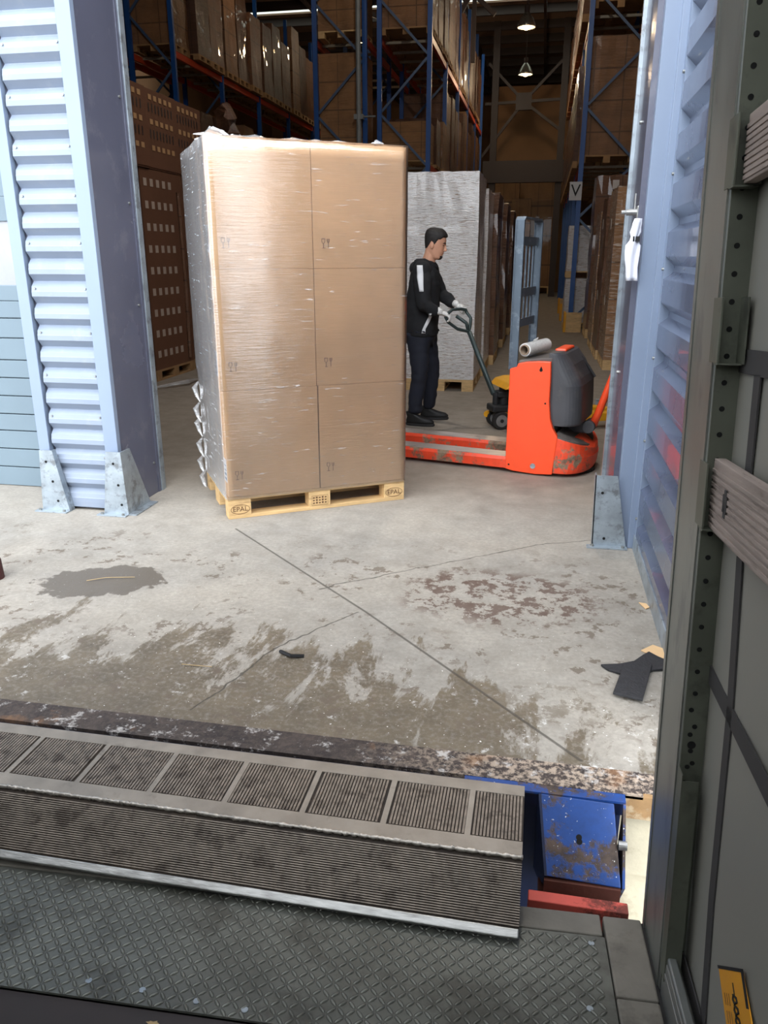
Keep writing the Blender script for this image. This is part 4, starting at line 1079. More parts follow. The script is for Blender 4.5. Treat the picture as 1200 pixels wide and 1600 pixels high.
# hoodie
hv = dict(hem=w(-1.125, 7.66, .90), wst=w(-1.12, 7.66, 1.02), mid=w(-1.115, 7.66, 1.18), che=w(-1.095, 7.66, 1.36), nk=w(-1.085, 7.66, 1.50),
          shR=w(-1.105, 7.51, 1.46), uaR=w(-1.09, 7.455, 1.32), elR=w(-1.065, 7.42, 1.155), faR=w(-.99, 7.42, 1.11), cuR=w(-.93, 7.42, 1.09),
          shL=w(-1.065, 7.81, 1.46), uaL=w(-1.02, 7.85, 1.34), elL=w(-.965, 7.86, 1.225), faL=w(-.88, 7.80, 1.18), cuL=w(-.815, 7.75, 1.14))
hk = list(hv); hi = {k: i for i, k in enumerate(hk)}
he = [('hem', 'wst'), ('wst', 'mid'), ('mid', 'che'), ('che', 'nk'), ('che', 'shR'), ('shR', 'uaR'), ('uaR', 'elR'), ('elR', 'faR'), ('faR', 'cuR'), ('che', 'shL'), ('shL', 'uaL'), ('uaL', 'elL'), ('elL', 'faL'), ('faL', 'cuL')]
hr = dict(hem=.10, wst=.11, mid=.12, che=.12, nk=.07, shR=.082, uaR=.078, elR=.070, faR=.060, cuR=.042, shL=.082, uaL=.078, elL=.068, faL=.058, cuL=.042)
hg = G()
hg.tube([hv[k] for k in ('che', 'shR', 'uaR', 'elR', 'faR', 'cuR')], [.09, .088, .080, .070, .060, .043], 20)
hg.tube([hv[k] for k in ('che', 'shL', 'uaL', 'elL', 'faL', 'cuL')], [.09, .088, .080, .070, .060, .043], 20)
for k, r_ in (('elR', .068), ('elL', .068), ('shR', .085), ('shL', .085)): hg.sphere(hv[k], r_)
hood_ = hg.obj('hoodie', 'hoodie', W_)
def union(o, extra, vox=.008, it=3):
    bb = bmesh.new(); bb.from_mesh(o.data)
    for ge in extra:
        bmesh.ops.recalc_face_normals(ge.b, faces=ge.b.faces)
        tm = bpy.data.meshes.new('t'); ge.b.to_mesh(tm); bb.from_mesh(tm); ge.b.free()
    bb.to_mesh(o.data); bb.free()
    r_ = o.modifiers.new('r', 'REMESH'); r_.mode = 'VOXEL'; r_.voxel_size = vox
    s2 = o.modifiers.new('s', 'SMOOTH'); s2.factor = .5; s2.iterations = it
    mt_ = o.data.materials[0]; bake(o); o.data.materials.clear(); o.data.materials.append(mt_)
def ell(x, z, rx, ry, y=7.66, n=28, lean=0, e=2.4):
    out = []
    for k in range(n):
        a = 2 * math.pi * k / n; c, s_ = math.cos(a), math.sin(a)
        out.append(w(x + rx * math.copysign(abs(c) ** (2 / e), c), y + ry * math.copysign(abs(s_) ** (2 / e), s_), z + lean * c))
    return out
tg = G(); tg.loft([ell(-1.125, .855, .150, .19), ell(-1.125, .875, .160, .20), ell(-1.125, .93, .162, .20), ell(-1.118, 1.04, .160, .195), ell(-1.108, 1.20, .155, .20), ell(-1.098, 1.34, .150, .205), ell(-1.095, 1.44, .130, .19), ell(-1.09, 1.50, .095, .13), ell(-1.08, 1.545, .07, .075)])
union(hood_, [tg])
for v in hood_.data.vertices:
    p = v.co; d = noise.noise(Vector((p[0] * 9, p[1] * 9, p[2] * 14))) * .010 + noise.noise(p * 28) * .004
    v.co += v.normal * d
# hood lying on the shoulders and collar
g = G(); g.tube([w(-1.155, 7.66, 1.50), w(-1.15, 7.58, 1.515), w(-1.09, 7.56, 1.53), w(-1.02, 7.60, 1.50), w(-.995, 7.66, 1.475), w(-1.02, 7.72, 1.50), w(-1.09, 7.76, 1.53), w(-1.15, 7.74, 1.515)], [.058, .05, .036, .028, .026, .028, .036, .05], 12, True)
g.sphere(w(-1.185, 7.66, 1.475), (.06, .11, .065), 16, 12)
g.obj('hood', 'hoodie', hood_, smooth=True)
# white stripes: follow the sleeve surface
from mathutils.bvhtree import BVHTree
def drape(name, pts2, parent, surf, mat, width=.028, frm='-Y'):
    """ribbon of the given width, dropped onto the surface from the camera-facing side"""
    bm_ = bmesh.new(); bm_.from_mesh(surf.data); bvh = BVHTree.FromBMesh(bm_)
    g = G(); rows = []
    for (x, z), wd in pts2:
        row = []
        for k in (-1, -.5, 0, .5, 1):
            o_ = Vector((x - PX + k * wd, -1.0, z)); hit = bvh.ray_cast(o_, Vector((0, 1, 0)))
            row.append(g.b.verts.new((hit[0] if hit[0] else Vector((o_[0], -.1, z))) + Vector((0, -.004, 0))))
        rows.append(row)
    for a, b in zip(rows[:-1], rows[1:]):
        for k in range(4): g.b.faces.new((a[k], a[k + 1], b[k + 1], b[k]))
    bm_.free()
    return g.obj(name, mat, parent, smooth=True, solid=.002)
def lerp_pts(keys, n=14):
    out = []
    for i in range(n + 1):
        t_ = i / n * (len(keys) - 1); k = min(int(t_), len(keys) - 2); f = t_ - k
        (x0, z0, w0), (x1, z1, w1) = keys[k], keys[k + 1]
        out.append(((x0 + (x1 - x0) * f, z0 + (z1 - z0) * f), w0 + (w1 - w0) * f))
    return out
drape('sleeve_stripe', lerp_pts([(-1.115, 1.505, .028), (-1.105, 1.40, .030), (-1.085, 1.275, .020)]), hood_, hood_, 'stripe')
drape('hem_stripe', lerp_pts([(-1.0, 1.08, .012), (-1.035, 1.0, .016), (-1.07, .93, .014), (-1.075, .89, .018)]), hood_, hood_, 'stripe')
# trousers
tv = dict(pel=w(-1.125, 7.66, .93), crR=w(-1.135, 7.585, .84), thR=w(-1.13, 7.56, .70), knR=w(-1.11, 7.53, .50), caR=w(-1.145, 7.515, .28), anR=w(-1.15, 7.50, .10), 
          crL=w(-1.10, 7.74, .84), thL=w(-1.07, 7.76, .70), knL=w(-1.03, 7.795, .50), caL=w(-1.05, 7.815, .28), anL=w(-1.06, 7.83, .10))
tk = list(tv); ti = {k: i for i, k in enumerate(tk)}
te = [('pel', 'crR'), ('crR', 'thR'), ('thR', 'knR'), ('knR', 'caR'), ('caR', 'anR'), ('pel', 'crL'), ('crL', 'thL'), ('thL', 'knL'), ('knL', 'caL'), ('caL', 'anL')]
tr_ = dict(pel=(.135, .165), crR=.118, thR=.108, knR=.085, caR=.078, anR=.070, crL=.118, thL=.108, knL=.085, caL=.076, anL=.068)
tro = skin('trousers', [tv[k] for k in tk], [(ti[a], ti[b]) for a, b in te], [tr_[k] for k in tk], 'trousers', W_, 3)
pg = G(); pg.loft([ell(-1.13, .78, .12, .15), ell(-1.13, .84, .15, .185), ell(-1.125, .92, .148, .18), ell(-1.12, .98, .135, .165)])
union(tro, [pg], .009, 4)
for v in tro.data.vertices:
    p = v.co; v.co += v.normal * (noise.noise(Vector((p[0] * 10, p[1] * 10, p[2] * 18))) * .010)
# shoes
def shoe(x, y, rot):
    Mx = Matrix.Translation(w(x, y, 0)) @ Matrix.Rotation(rot, 4, 'Z')
    def rg(z, xs, ys, x0=0.05, n=20, ex=0):
        return [Mx @ Vector((x0 + xs * math.cos(a) * (1 if math.cos(a) > 0 else .9), ys * math.sin(a) * (1 - .18 * (math.cos(a) < 0)), z + (ex * max(0, -math.cos(a))))) for a in [2 * math.pi * k / n for k in range(n)]]
    g = G(); g.loft([rg(.022, .147, .050), rg(.045, .150, .052), rg(.068, .135, .048, .04), rg(.085, .095, .043, .01), rg(.11, .06, .04, -.03), rg(.135, .052, .040, -.04)]); s_ = g.obj('shoe', 'shoe', W_, smooth=True)
    g = G(); g.loft([rg(0, .148, .049), rg(.012, .156, .054), rg(.026, .152, .052)]); g.obj('shoe_sole', 'sole', s_, smooth=False)
    g = G()
    for q_ in range(4): g.tube([Mx @ Vector((.03 + q_ * .018, -.03, .083 - q_ * .004)), Mx @ Vector((.033 + q_ * .018, 0, .094 - q_ * .005)), Mx @ Vector((.03 + q_ * .018, .03, .083 - q_ * .004))], .003, 5)
    g.obj('shoe_laces', 'hood', s_)
shoe(-1.155, 7.50, R(-6)); shoe(-1.06, 7.83, R(4))
# gloves with five fingers gripping the loop
def glove(wr, palm_dir, grip_pt, finger_dir, side, name='glove'):
    """wr wrist, palm to knuckles, fingers curl over the bar"""
    pd = Vector(palm_dir).normalized(); fd = Vector(finger_dir).normalized(); dn = (pd.cross(fd)).normalized()
    if dn.z > 0: dn = -dn
    V = [wr, wr + pd * .035, wr + pd * .06]; E2 = [(0, 1), (1, 2)]; Rr = [(.030, .026), (.036, .024), (.036, .022)]
    for k in range(4):
        off = fd * (-.030 + .020 * k); ln = (.026, .030, .028, .022)[k]
        b0 = len(V)
        base_ = wr + pd * .068 + off; 
        V += [base_, base_ + pd * ln * .9 + dn * .008, base_ + pd * ln * 1.15 + dn * (.008 + ln), base_ + pd * ln * .55 + dn * (.014 + ln * 1.45)]
        E2 += [(2, b0), (b0, b0 + 1), (b0 + 1, b0 + 2), (b0 + 2, b0 + 3)]; Rr += [.0105, .010, .0095, .0085]
    b0 = len(V); th = wr + pd * .03 + fd * side * .034
    V += [th + dn * .01, th + pd * .028 + dn * .03 + fd * side * .006, th + pd * .048 + dn * .045]
    E2 += [(1, b0), (b0, b0 + 1), (b0 + 1, b0 + 2)]; Rr += [.013, .0115, .0095]
    o = skin(name, V, E2, Rr, 'glove', W_, 2)
    g = G(); g.tube([wr - pd * .045, wr - pd * .02, wr + pd * .01], [.034, .033, .030], 14); g.obj('glove_cuff', 'glove', o, smooth=True)
    return o
gr = Vector((-.862, 7.42, 1.045))
glove(w(-.905, 7.42, 1.09), (.85, .05, -.35), None, (.0, 1, .15), 1)
glove(w(-.785, 7.73, 1.14), (.75, -.35, -.30), None, (.3, .9, .1), -1)

# ================================================================== COLUMN BRACKETS
def holes(g, pts, r=.007, ax='y', d=.003):
    for p in pts:
        q = Vector(p)
        v = {'y': Vector((0, d, 0)), 'x': Vector((d, 0, 0)), 'z': Vector((0, 0, d))}[ax]
        g.cyl(q - v, q + v, r, n=12)
def bracket(loc, label, w0, w1, hgt, depth, holes_, side_right=True, rz=0, second=None):
    t = thing('column_guard', label, 'guard', loc, rz)
    g = G(); g.prism([(w0[0], 0), (w0[1], 0), (w1[1], hgt), (w1[0], hgt)], lambda x, z: (x, 0, z), lambda x, z: (x, .006, z)); f = g.obj('front_plate', 'galv', t)
    g = G(); holes(g, [(x, 0, z) for x, z in holes_], .008); g.obj('bolt_holes', 'hole', f)
    sx = w0[1] if side_right else w0[0]; sx1 = w1[1] if side_right else w1[0]
    g = G(); g.loft([[(sx, 0, 0), (sx + .006, 0, 0), (sx + .006, depth[0], 0), (sx, depth[0], 0)], [(sx1, 0, hgt), (sx1 + .006, 0, hgt), (sx1 + .006, depth[1], hgt), (sx1, depth[1], hgt)]]); g.obj('side_plate', 'galv', t)
    g = G(); g.box((w0[0] - .03, -.045, .001), (w0[1] + .005, .004, .008)); 
    if second: g.box((w0[1], 0, .001), (w0[1] + .06, depth[0], .008))
    ft = g.obj('foot_plate', 'galv', t)
    g = G(); g.cyl((w0[0], -.025, .008), (w0[0], -.025, .02), .01, n=8); g.cyl((w0[1] - .02, -.025, .008), (w0[1] - .02, -.025, .02), .01, n=8); g.obj('anchor_bolt', 'screw', ft)
    return t
bracket((-3.13, 4.36, 0), 'tapered galvanised guard at foot of the left trim beside the sectional door', (.0, .19), (.03, .115), .405, (.06, .04), [(.07, .33), (.10, .2), (.12, .07)])
bracket((-2.69, 4.36, 0), 'larger folded galvanised guard at the corner of corrugated column and left jamb', (.0, .165), (.055, .15), .415, (.30, .12), [(.10, .34), (.12, .2), (.13, .07)], True, 0, True)
bracket((.352, 4.36, 0), 'scuffed galvanised guard standing at the foot of the right jamb', (.015, .205), (.005, .125), .42, (.06, .06), [(.05, .32), (.08, .05)], False)
g = G(); g.box((.30, 4.42, .001), (.37, 4.50, .09)); g.obj('rear_lug', 'galv', [o for o in bpy.data.objects if o.name.startswith('column_guard')][-1])

# latch bolt + cloth at right jamb
t = thing('door_latch', 'small steel latch bolt fixed to the right door jamb', 'latch', (.455, 4.5, 1.80))
g = G(); g.cyl((-.05, -.02, 0), (.02, -.02, 0), .016, n=12); g.cyl((-.075, -.02, 0), (-.05, -.02, 0), .01, n=10); g.cyl((-.01, -.02, .0), (-.01, -.02, .09), .005, n=8); g.box((0, -.05, -.03), (.03, .02, .03), None, .004); g.obj('bolt', 'bare', t)
g = G()
rows = []
for i in range(15):
    z = 1.765 - i * .0215; f = i / 14
    c = .455 - .012 * math.sin(f * 3) ; hw = .014 + .022 * math.sin(min(1, f * 1.3) * math.pi * .8) + (.004 if f < .12 else 0)
    if .28 < f < .38: hw *= .6
    rows.append([(c - hw + 2 * hw * k / 6, 4.36 + .012 * math.sin(k * 1.4 + f * 3), z) for k in range(7)])
V = [[g.b.verts.new(p) for p in r_] for r_ in rows]
for a, b in zip(V[:-1], V[1:]):
    for k in range(6): g.b.faces.new((a[k], a[k + 1], b[k + 1], b[k]))
cl = g.obj('white_cloth', 'cloth', None, smooth=True, solid=.006); tag(cl, 'crumpled white cloth tied with black band hanging on the right jamb', 'cloth')
g = G(); g.box((.436, 4.345, 1.655), (.470, 4.385, 1.68)); g.obj('black_band', 'dark', cl)

# ================================================================== SMALL FLOOR LITTER
def mat_flat(name, pts, z0, th, material, label, cat, curl=0, base=0.0):
    b = bmesh.new(); vs = [b.verts.new((x, y, z0)) for x, y in pts]; f = b.faces.new(vs)
    ex = bmesh.ops.extrude_face_region(b, geom=[f]); 
    for v in ex['geom']:
        if isinstance(v, bmesh.types.BMVert): v.co[2] += th
    bmesh.ops.bevel(b, geom=b.edges[:], offset=.0012, segments=1, affect='EDGES')
    g = G(); g.b.free(); g.b = b; o = g.obj(name, material)
    tag(o, label, cat); return o
o1 = mat_flat('rubber_mat', [(.325, 2.935), (.40, 2.955), (.46, 2.99), (.505, 3.055), (.53, 3.085), (.56, 3.05), (.583, 3.03), (.598, 2.99), (.57, 2.945), (.53, 2.93), (.47, 2.87), (.40, 2.875), (.35, 2.90)], .002, .010, 'rubber', 'black rubber offcut with ragged edge lying underneath, by the right wall', 'rubber mat')
o2 = mat_flat('rubber_mat', [(.353, 2.702), (.417, 2.945), (.526, 2.956), (.457, 2.672)], .013, .010, 'rubber', 'black rectangular rubber offcut lying on top of the other one', 'rubber mat')
mat_flat('wood_chip', [(.50, 3.10), (.555, 3.16), (.60, 3.13), (.60, 3.03), (.56, 3.05)], .001, .006, 'chip', 'pale wood chip behind the rubber offcuts', 'wood chip')
mat_flat('wood_chip', [(.545, 3.60), (.58, 3.59), (.59, 3.55), (.57, 3.53)], .001, .005, 'chip', 'small splinter at the foot of the right wall', 'wood chip')
def twig(pts, r_, label, mat='straw'):
    g = G(); g.tube(pts, r_, 5); tag(g.obj('twig', mat), label, 'twig')
twig([(-2.2, 3.33, .006), (-2.12, 3.38, .009), (-1.98, 3.42, .006)], .0022, 'pale dry twig lying across the dark puddle')
twig([(-1.35, 2.62, .005), (-1.22, 2.62, .007)], .002, 'dry straw on the slab near the leveller edge')
twig([(-.99, 2.80, .006), (-.93, 2.76, .012), (-.88, 2.78, .006)], .008, 'dark curled scrap by the long crack in the concrete', 'dark')
# foot of a dark red post at the left frame edge
g = G(); g.cyl((-2.70, 3.28, 0), (-2.70, 3.28, .10), .055, .05, n=20); g.cyl((-2.70, 3.28, .10), (-2.70, 3.28, .75), .045, n=20)
bo = g.obj('bollard', 'darkred'); tag(bo, 'dark red post foot at the left edge beside the puddle', 'bollard')

# ================================================================== DOCK LEVELLER
DL = thing('dock_leveller', 'blue steel dock leveller with ribbed lip plate bridging to the trailer floor', 'dock leveller', (-1.3, 2.1, 0))
def dl(x, y, z): return (x + 1.3, y - 2.1, z)
XR = .040; XL = -2.75
h_y, h_z = 2.105, .002; k_y, k_z = 1.795, .0; e_y, e_z = 1.612, -.094
def up_(x, f, dz=0):   # point on the upper leaf, f 0..1 from hinge to knee
    return dl(x, h_y + (k_y - h_y) * f, h_z + (k_z - h_z) * f + dz)
nv = Vector((0, e_z - k_z, -(e_y - k_y))).normalized()
if nv.z < 0: nv = -nv
def lo_(x, f, dz=0):
    return dl(x, k_y + (e_y - k_y) * f + nv.y * dz, k_z + (e_z - k_z) * f + nv.z * dz)
def slab(g, fn, x0, x1, f0, f1, d0, d1):
    g.loft([[fn(x0, f0, d0), fn(x1, f0, d0), fn(x1, f1, d0), fn(x0, f1, d0)], [fn(x0, f0, d1), fn(x1, f0, d1), fn(x1, f1, d1), fn(x0, f1, d1)]])
g = G(); slab(g, up_, XL, XR, 0, 1, -.012, -.002); lip = g.obj('lip_plate', 'groove', DL)
g = G(); slab(g, lo_, XL, XR, 0, .995, -.012, -.001); lip2 = g.obj('lip_nose', 'groove', DL)
g = G(); slab(g, up_, XL, XR, 0, .16, -.003, .004); slab(g, up_, XL, XR, .80, 1.0, -.003, .004)
pw = .262; x = XR - .09
bars = []
xx = XR - .158
while xx > XL: bars.append(xx); xx -= .247
for xb in bars: slab(g, up_, xb - .009, xb + .009, .15, .81, -.003, .0038)
g.obj('flat_bands', 'alu', lip, bevel=.001)
g = G(); xx = XR - .008
while xx > XL:
    if not any(abs(xx - b_) < .013 for b_ in bars): slab(g, up_, xx - .0032, xx + .0032, .165, .79, -.003, .0035)
    xx -= .0102
g.obj('tread_ribs', 'rib', lip)
g = G(); nr = 25
for i in range(nr):
    f = .075 + i * (.80 / nr); slab(g, lo_, XL, XR, f, f + .0155, -.002, .004)
g.obj('tread_ribs', 'rib', lip2)
g = G(); slab(g, lo_, XL, XR, .885, 1.0, -.012, .004); g.obj('nose_edge', 'bare', lip2, bevel=.003)
g = G(); pts = []; xx = XL
while xx < XR: pts.append(up_(xx, 1.0 + .004 * random.uniform(-1, 1), .003 + .0015 * random.random())); xx += .006
g.tube(pts, [.0045 + .004 * random.random() for _ in pts], 6); g.obj('weld_bead', 'weld', DL, smooth=True)
g = G(); g.cyl(dl(XL, 2.118, -.018), dl(.30, 2.118, -.018), .012, n=12); g.box(dl(XL, 2.108, -.06), dl(.34, 2.135, -.012)); g.obj('lip_hinge', 'bluedark', DL)
g = G(); g.box(dl(-.15, 2.09, -.006), dl(.345, 2.135, .001)); g.obj('hinge_cover', 'bluepaint', DL)
# frame below
g = G(); g.box(dl(-2.6, 2.14, -1.25), dl(.34, 2.24, -.06)); g.obj('front_frame', 'bluedark', DL)
# blue sloping keeper plate
g = G(); pl = [(.085, .004), (.335, .004)]
a0, b0_, c0, d0 = Vector(dl(.083, 2.088, -.002)), Vector(dl(.31, 2.088, -.006)), Vector(dl(.335, 1.95, -.195)), Vector(dl(.112, 1.95, -.187))
nn = (b0_ - a0).cross(d0 - a0).normalized()
if nn.z < 0: nn = -nn
g.loft([[a0, b0_, c0, d0], [p - nn * .012 for p in (a0, b0_, c0, d0)]]); kp = g.obj('keeper_plate', 'bluepaint', DL, bevel=.003)
mid = (a0 + b0_ + c0 + d0) / 4
g = G(); u_ = (d0 - a0).normalized(); g.cyl(mid + nn * .001 + u_ * .006, mid - nn * .002 + u_ * .006, .009, n=16); g.cyl(mid + nn * .001 - u_ * .006, mid - nn * .002 - u_ * .006, .009, n=16); g.obj('slot_hole', 'hole', kp)
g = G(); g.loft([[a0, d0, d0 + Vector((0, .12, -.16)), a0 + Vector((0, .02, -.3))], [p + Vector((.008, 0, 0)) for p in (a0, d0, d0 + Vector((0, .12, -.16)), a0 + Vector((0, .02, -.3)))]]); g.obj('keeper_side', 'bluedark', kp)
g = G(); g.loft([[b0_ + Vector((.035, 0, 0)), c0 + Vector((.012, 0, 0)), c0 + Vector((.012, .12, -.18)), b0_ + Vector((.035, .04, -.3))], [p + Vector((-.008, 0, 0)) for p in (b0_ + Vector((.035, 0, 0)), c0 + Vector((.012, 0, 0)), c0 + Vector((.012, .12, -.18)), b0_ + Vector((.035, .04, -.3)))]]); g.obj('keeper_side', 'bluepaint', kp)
g = G(); g.cyl(dl(.325, 2.02, -.10), dl(.35, 2.02, -.10), .014, n=16); g.obj('keeper_bolt', 'bare', kp)
g = G(); g.box(dl(.112, 1.945, -.30), dl(.335, 1.958, -.20)); g.obj('keeper_front', 'rust', kp)
g = G(); g.box(dl(.065, 1.835, -.36), dl(.345, 1.875, -.175), None, .003); g.obj('red_stop_plate', 'redsteel', DL)
g = G(); g.box(dl(.10, 1.875, -.34), dl(.32, 2.14, -.29)); g.obj('stop_arm', 'rust', DL)

# ================================================================== TRAILER
O = Vector((0, 1.7, -.12)); tx = Vector((.99895, .0457, 0)).normalized(); ty = Vector((-.0455, .9959, -.0771)).normalized(); tz = tx.cross(ty).normalized()
TM = Matrix((tx, ty, tz)).transposed().to_4x4(); TM.translation = O
T = bpy.data.objects.new('semi_trailer', None); C.objects.link(T); T.matrix_world = TM
tag(T, 'curtain sided trailer seen from inside, with tread plate floor and steel corner post', 'trailer')
KS = .02
def side(x, y, z): return (x - KS * z, y, z)     # side wall leans inward slightly
def sbox(g, a, b, bev=0):
    sh = Matrix.Identity(4); sh[0][2] = -KS
    return g.box(a, b, sh, bev)
YN = -6.0
# tread plate
g = G(); g.box((-2.1, -.415, -.006), (.262, -.028, 0)); tp = g.obj('tread_plate', 'plate', T)
g = G()
px = .0225; i = 0; y = -.405
while y < -.035:
    j = 0; x = -1.75
    while x < .25:
        a = R(42) if (i + j) % 2 == 0 else R(-48); L2, W2 = .0125, .0042
        c_, s_ = math.cos(a), math.sin(a)
        P4 = [(x + L2 * c_, y + L2 * s_), (x - W2 * s_, y + W2 * c_), (x - L2 * c_, y - L2 * s_), (x + W2 * s_, y - W2 * c_)]
        L2, W2 = .0128, .0038
        ra = []
        for q_, hh in ((1, 0), (.72, .0022), (.35, .0030)):
            ra.append([g.b.verts.new((x + q_ * (L2 * math.cos(t_) * c_ - W2 * math.sin(t_) * s_), y + q_ * (L2 * math.cos(t_) * s_ + W2 * math.sin(t_) * c_), hh)) for t_ in [math.pi * 2 * k_ / 8 for k_ in range(8)]])
        for A_, B_ in zip(ra[:-1], ra[1:]):
            for k_ in range(8): g.b.faces.new((A_[k_], A_[(k_ + 1) % 8], B_[(k_ + 1) % 8], B_[k_]))
        g.b.faces.new(ra[-1])
        ro = [g.b.verts.new((x + 1.12 * (L2 * math.cos(t_) * c_ - W2 * 1.35 * math.sin(t_) * s_), y + 1.12 * (L2 * math.cos(t_) * s_ + W2 * 1.35 * math.sin(t_) * c_), .0003)) for t_ in [math.pi * 2 * k_ / 8 for k_ in range(8)]]
        g.b.faces.new(ro).material_index = 1
        x += px; j += 1
    y += px; i += 1
o = g.obj('tread_pattern', 'treadtop', tp, recalc=False); o.data.materials.append(MAT['treadgrime']); o['kind'] = 'stuff'
g = G()
for (x, y) in ((.225, -.055), (.20, -.26), (-.86, -.375), (-.72, -.385), (-1.0, -.37), (-.60, -.39)):
    g.cyl((x, y, 0), (x, y, .002), .008, n=14)
g.obj('plate_screws', 'galv', tp)
g = G(); g.box((-2.1, -.024, -.04), (.258, .052, .002), None, .004); g.obj('deck_board', 'plank', T)
g = G(); g.box((.266, -.215, -.04), (.366, .050, .002), None, .005); g.obj('deck_board', 'plank', T)
g = G(); g.box((.266, -.9, -.04), (.366, -.219, .002), None, .005); g.obj('deck_board', 'plank', T)
g = G(); g.box((-2.1, YN, -.04), (.262, -.418, -.008)); g.obj('plywood_floor', 'ply', T)
g = G(); g.box((-2.12, YN, -.20), (.40, .045, -.045)); g.obj('chassis_frame', 'dark', T)
g = G(); g.box((.368, -.9, -.03), (.385, .05, -.01)); g.obj('floor_gap_seal', 'dark', T)
# corner post: inner face x=.375 from y=-.165 to .07
g = G(); sbox(g, (.375, -.165, -.15), (.44, .07, 2.6), .003); cp = g.obj('corner_post', 'post', T)
g = G(); sbox(g, (.3715, -.155, -.1), (.376, -.135, 2.6)); sbox(g, (.3725, .035, -.1), (.376, .045, 2.6)); g.obj('post_bead', 'post', cp)
g = G(); sbox(g, (.3765, -.1675, .02), (.425, -.1645, 2.6)); pf = g.obj('perforated_face', 'postin', T)
zl = [(.395, z_) for z_ in [.78 + .052 * k for k in range(30)]] + [(.392, .60), (.402, .61), (.396, .64), (.392, .68), (.400, .70), (.39, .74), (.388, .56), (.40, .55)]
for x, z_ in zl:
    r_ = .0055
    p_ = Vector(side(x, -.1685, z_)); g = G(); g.cyl(p_, p_ + Vector((0, .004, 0)), r_, n=12); g.obj('punched_hole', 'hole', pf)
for x, z_, r_ in ((.397, .655, .009), (.394, 2.2, .010)):
    p_ = Vector(side(x, -.1690, z_)); g = G(); g.cyl(p_, p_ + Vector((0, .004, 0)), r_, n=14); g.obj('punched_hole', 'hole', pf)
# folded board pockets on the post
def pocket(z0, z1, nm='board_pocket'):
    g = G(); sbox(g, (.370, -.195, z0), (.3745, -.135, z1), .001); sbox(g, (.370, -.20, z0 - .003), (.415, -.168, z0)); sbox(g, (.413, -.215, z0), (.416, -.168, z1)); 
    o = g.obj(nm, 'postin', T); return o
pocket(1.495, 1.62); pocket(1.16, 1.295); pocket(1.82, 1.945)
g = G(); sbox(g, (.3735, -.205, .05), (.376, -.166, .60)); sbox(g, (.376, -.205, .05), (.41, -.203, .585)); g.obj('hinge_channel', 'postin', T)
# curtain and straps
CX = .43
g = G(); ny, nz = 60, 20
rows = []
for i in range(nz + 1):
    z_ = -.02 + 2.7 * i / nz; rows.append([g.b.verts.new(side(CX + .004 * math.sin(j * .9 + i * .3), .03 + (YN - .03) * (j / ny), z_)) for j in range(ny + 1)])
for a, b in zip(rows[:-1], rows[1:]):
    for k in range(ny): g.b.faces.new((a[k], a[k + 1], b[k + 1], b[k]))
cur = g.obj('side_curtain', 'curtain', T, smooth=True, solid=.003)
def strap(pts, wd):
    """flat webbing in the curtain plane"""
    g = G()
    for (y0, z0), (y1, z1) in zip(pts[:-1], pts[1:]):
        d = Vector((0, y1 - y0, z1 - z0)).normalized(); n_ = Vector((0, -d.z, d.y)) * wd / 2
        q4 = [Vector((0, y0, z0)) + n_, Vector((0, y1, z1)) + n_, Vector((0, y1, z1)) - n_, Vector((0, y0, z0)) - n_]
        g.loft([[side(CX - .010, q.y, q.z) for q in q4], [side(CX - .0065, q.y, q.z) for q in q4]])
    return g.obj('webbing_strap', 'strap', T)
strap([(-.08, .835), (-.535, .80), (-1.6, .72)], .042)
strap([(-.08, 1.50), (-2.2, 1.50)], .046)
strap([(-.285, 1.48), (-.29, 1.13), (-.325, .83), (-.335, .39), (-.37, .02)], .036)
strap([(-.14, .085), (-1.6, .06)], .05)
# sticker on the curtain
st_ = [( -.425, .305), (-.55, .415), (-.71, .32), (-.585, .18)]
g = G(); g.loft([[side(CX - .0095, y, z) for y, z in st_], [side(CX - .0075, y, z) for y, z in st_]]); sk = g.obj('warning_sticker', 'sticker', T)
sk['label'] = 'orange sticker with dark lettering'
def sp_(a, b, d=.0105):      # a along the long side, b across, both 0..1
    c0, c1, c3 = Vector((0, *st_[0])), Vector((0, *st_[1])), Vector((0, *st_[3]))
    q = c0 + (c3 - c0) * a + (c1 - c0) * b
    return Vector(side(CX - d, q.y, q.z))
g = G()
for (a0_, b0, a1_, b1) in ((-.03, -.02, .0, 1.05), (-.03, .96, .28, 1.05)):
    g.loft([[sp_(a0_, b0), sp_(a1_, b0), sp_(a1_, b1), sp_(a0_, b1)], [sp_(a0_, b0, .0098), sp_(a1_, b0, .0098), sp_(a1_, b1, .0098), sp_(a0_, b1, .0098)]])
g.obj('sticker_border', 'dark', sk)
g = G()
g.tube([sp_(.10, .56), sp_(.2, .56)], .0012, 4)
for k in range(8):
    a = .2 + .085 * k
    g.tube([sp_(a, .50), sp_(a + .02, .62), sp_(a + .05, .64), sp_(a + .07, .52), sp_(a + .04, .48)], .0022, 4, True)
g.tube([sp_(.88, .56), sp_(1.0, .52)], .0016, 4)
g.obj('sticker_lettering', 'dark', sk)
g = G()
for r_ in range(3):
    for k in range(5): g.tube([sp_(.2 + .15 * k, .14 + .09 * r_), sp_(.3 + .15 * k, .14 + .09 * r_)], .0007, 4)
g.obj('small_print', 'inkb', sk)
# bottom side rail
g = G(); sbox(g, (.376, YN, -.02), (.384, -.175, .10)); sbox(g, (.378, YN, .10), (.40, -.175, .118), .004); sbox(g, (.374, YN, .06), (.378, -.175, .075)); g.obj('side_rail', 'siderail', T, bevel=.002)
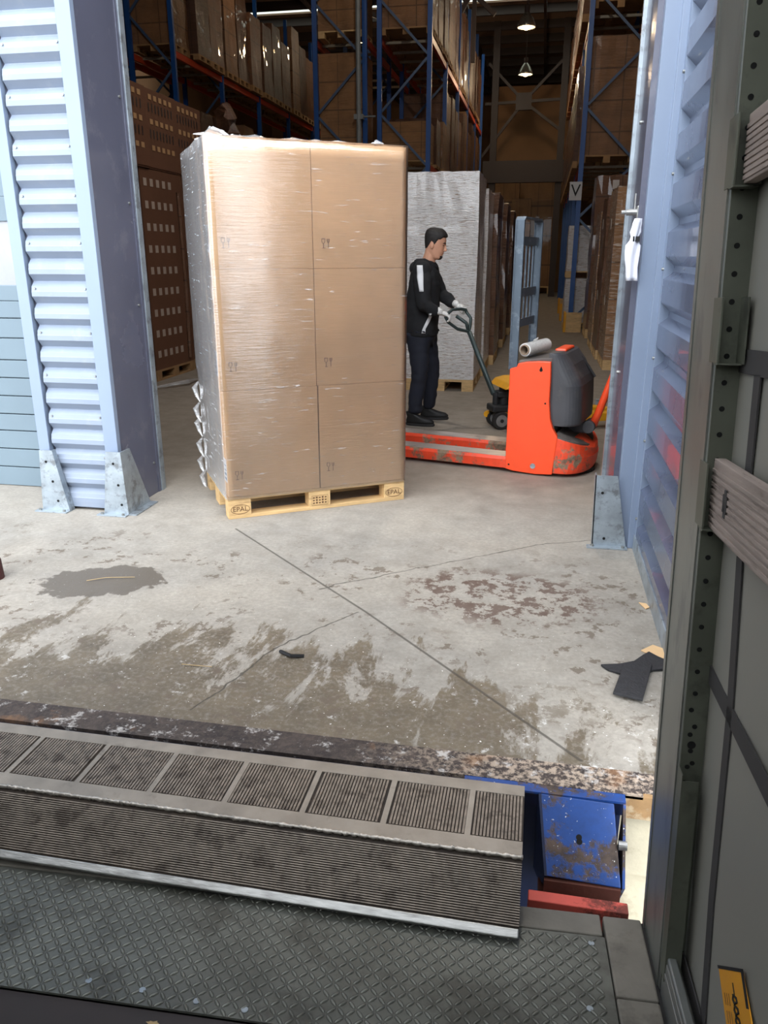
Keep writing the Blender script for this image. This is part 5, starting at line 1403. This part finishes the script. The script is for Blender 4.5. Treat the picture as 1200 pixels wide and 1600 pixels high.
# roof, far side and header of the trailer
g = G(); g.box((-2.16, -.05, 2.56), (.46, .07, 2.64)); g.obj('roof_header', 'post', T)
g = G(); g.quad([(-2.16, YN, 2.62), (.46, YN, 2.62), (.46, -.05, 2.62), (-2.16, -.05, 2.62)]); g.obj('trailer_roof', 'troof', T)
g = G(); g.box((-2.14, YN, -.02), (-2.12, -.03, 2.6)); g.obj('far_curtain', 'curtain', T)
g = G(); g.box((-2.16, -.12, -.15), (-2.08, .07, 2.6)); g.obj('far_corner_post', 'post', T)
g = G(); g.box((-2.14, YN, -.04), (.46, YN + .05, 2.6)); g.obj('front_wall', 'plank', T)
# dry leaf on the plywood
lf = bpy.data.objects.new('dry_leaf', None); C.objects.link(lf); lf.matrix_world = TM @ Matrix.Translation((-.80, -.455, -.006)); tag(lf, 'small dry brown leaf lying on the dark plywood floor', 'leaf')
g = G(); g.b.faces.new([g.b.verts.new((.014 * r_ * math.cos(a), .009 * r_ * math.sin(a), .003 + .003 * math.cos(2 * a))) for a, r_ in [(2 * math.pi * k / 12, (1, .6)[k % 2] + .3 * (k < 4)) for k in range(12)]]); g.obj('leaf_blade', 'straw', lf, solid=.001)
# side boards resting in the pockets
def board(y0, y1, z0, z1, label):
    t = bpy.data.objects.new('side_board', None); C.objects.link(t); t.matrix_world = TM; tag(t, label, 'board')
    g = G(); sbox(g, (.390, y1, z0), (.413, y0, z1), .002); b = g.obj('board', 'board', t)
    g = G(); n_ = 9
    for k in range(n_):
        z_ = z0 + .006 + (z1 - z0 - .02) * k / n_; sbox(g, (.3875, y1, z_), (.391, y0, z_ + .008), .0008)
    g.obj('board_grooves', 'board', b)
    return t
board(-.19, -1.9, 1.823, 1.942, 'upper grooved grey side board slotted in the trailer pocket')
b_ = board(-.168, -1.9, 1.157, 1.304, 'lower weathered side board with dark notch in the trailer pocket')
g = G(); sbox(g, (.386, -.29, 1.215), (.3878, -.265, 1.25)); sbox(g, (.386, -.285, 1.205), (.3878, -.272, 1.26)); g.obj('board_notch', 'strap', b_)
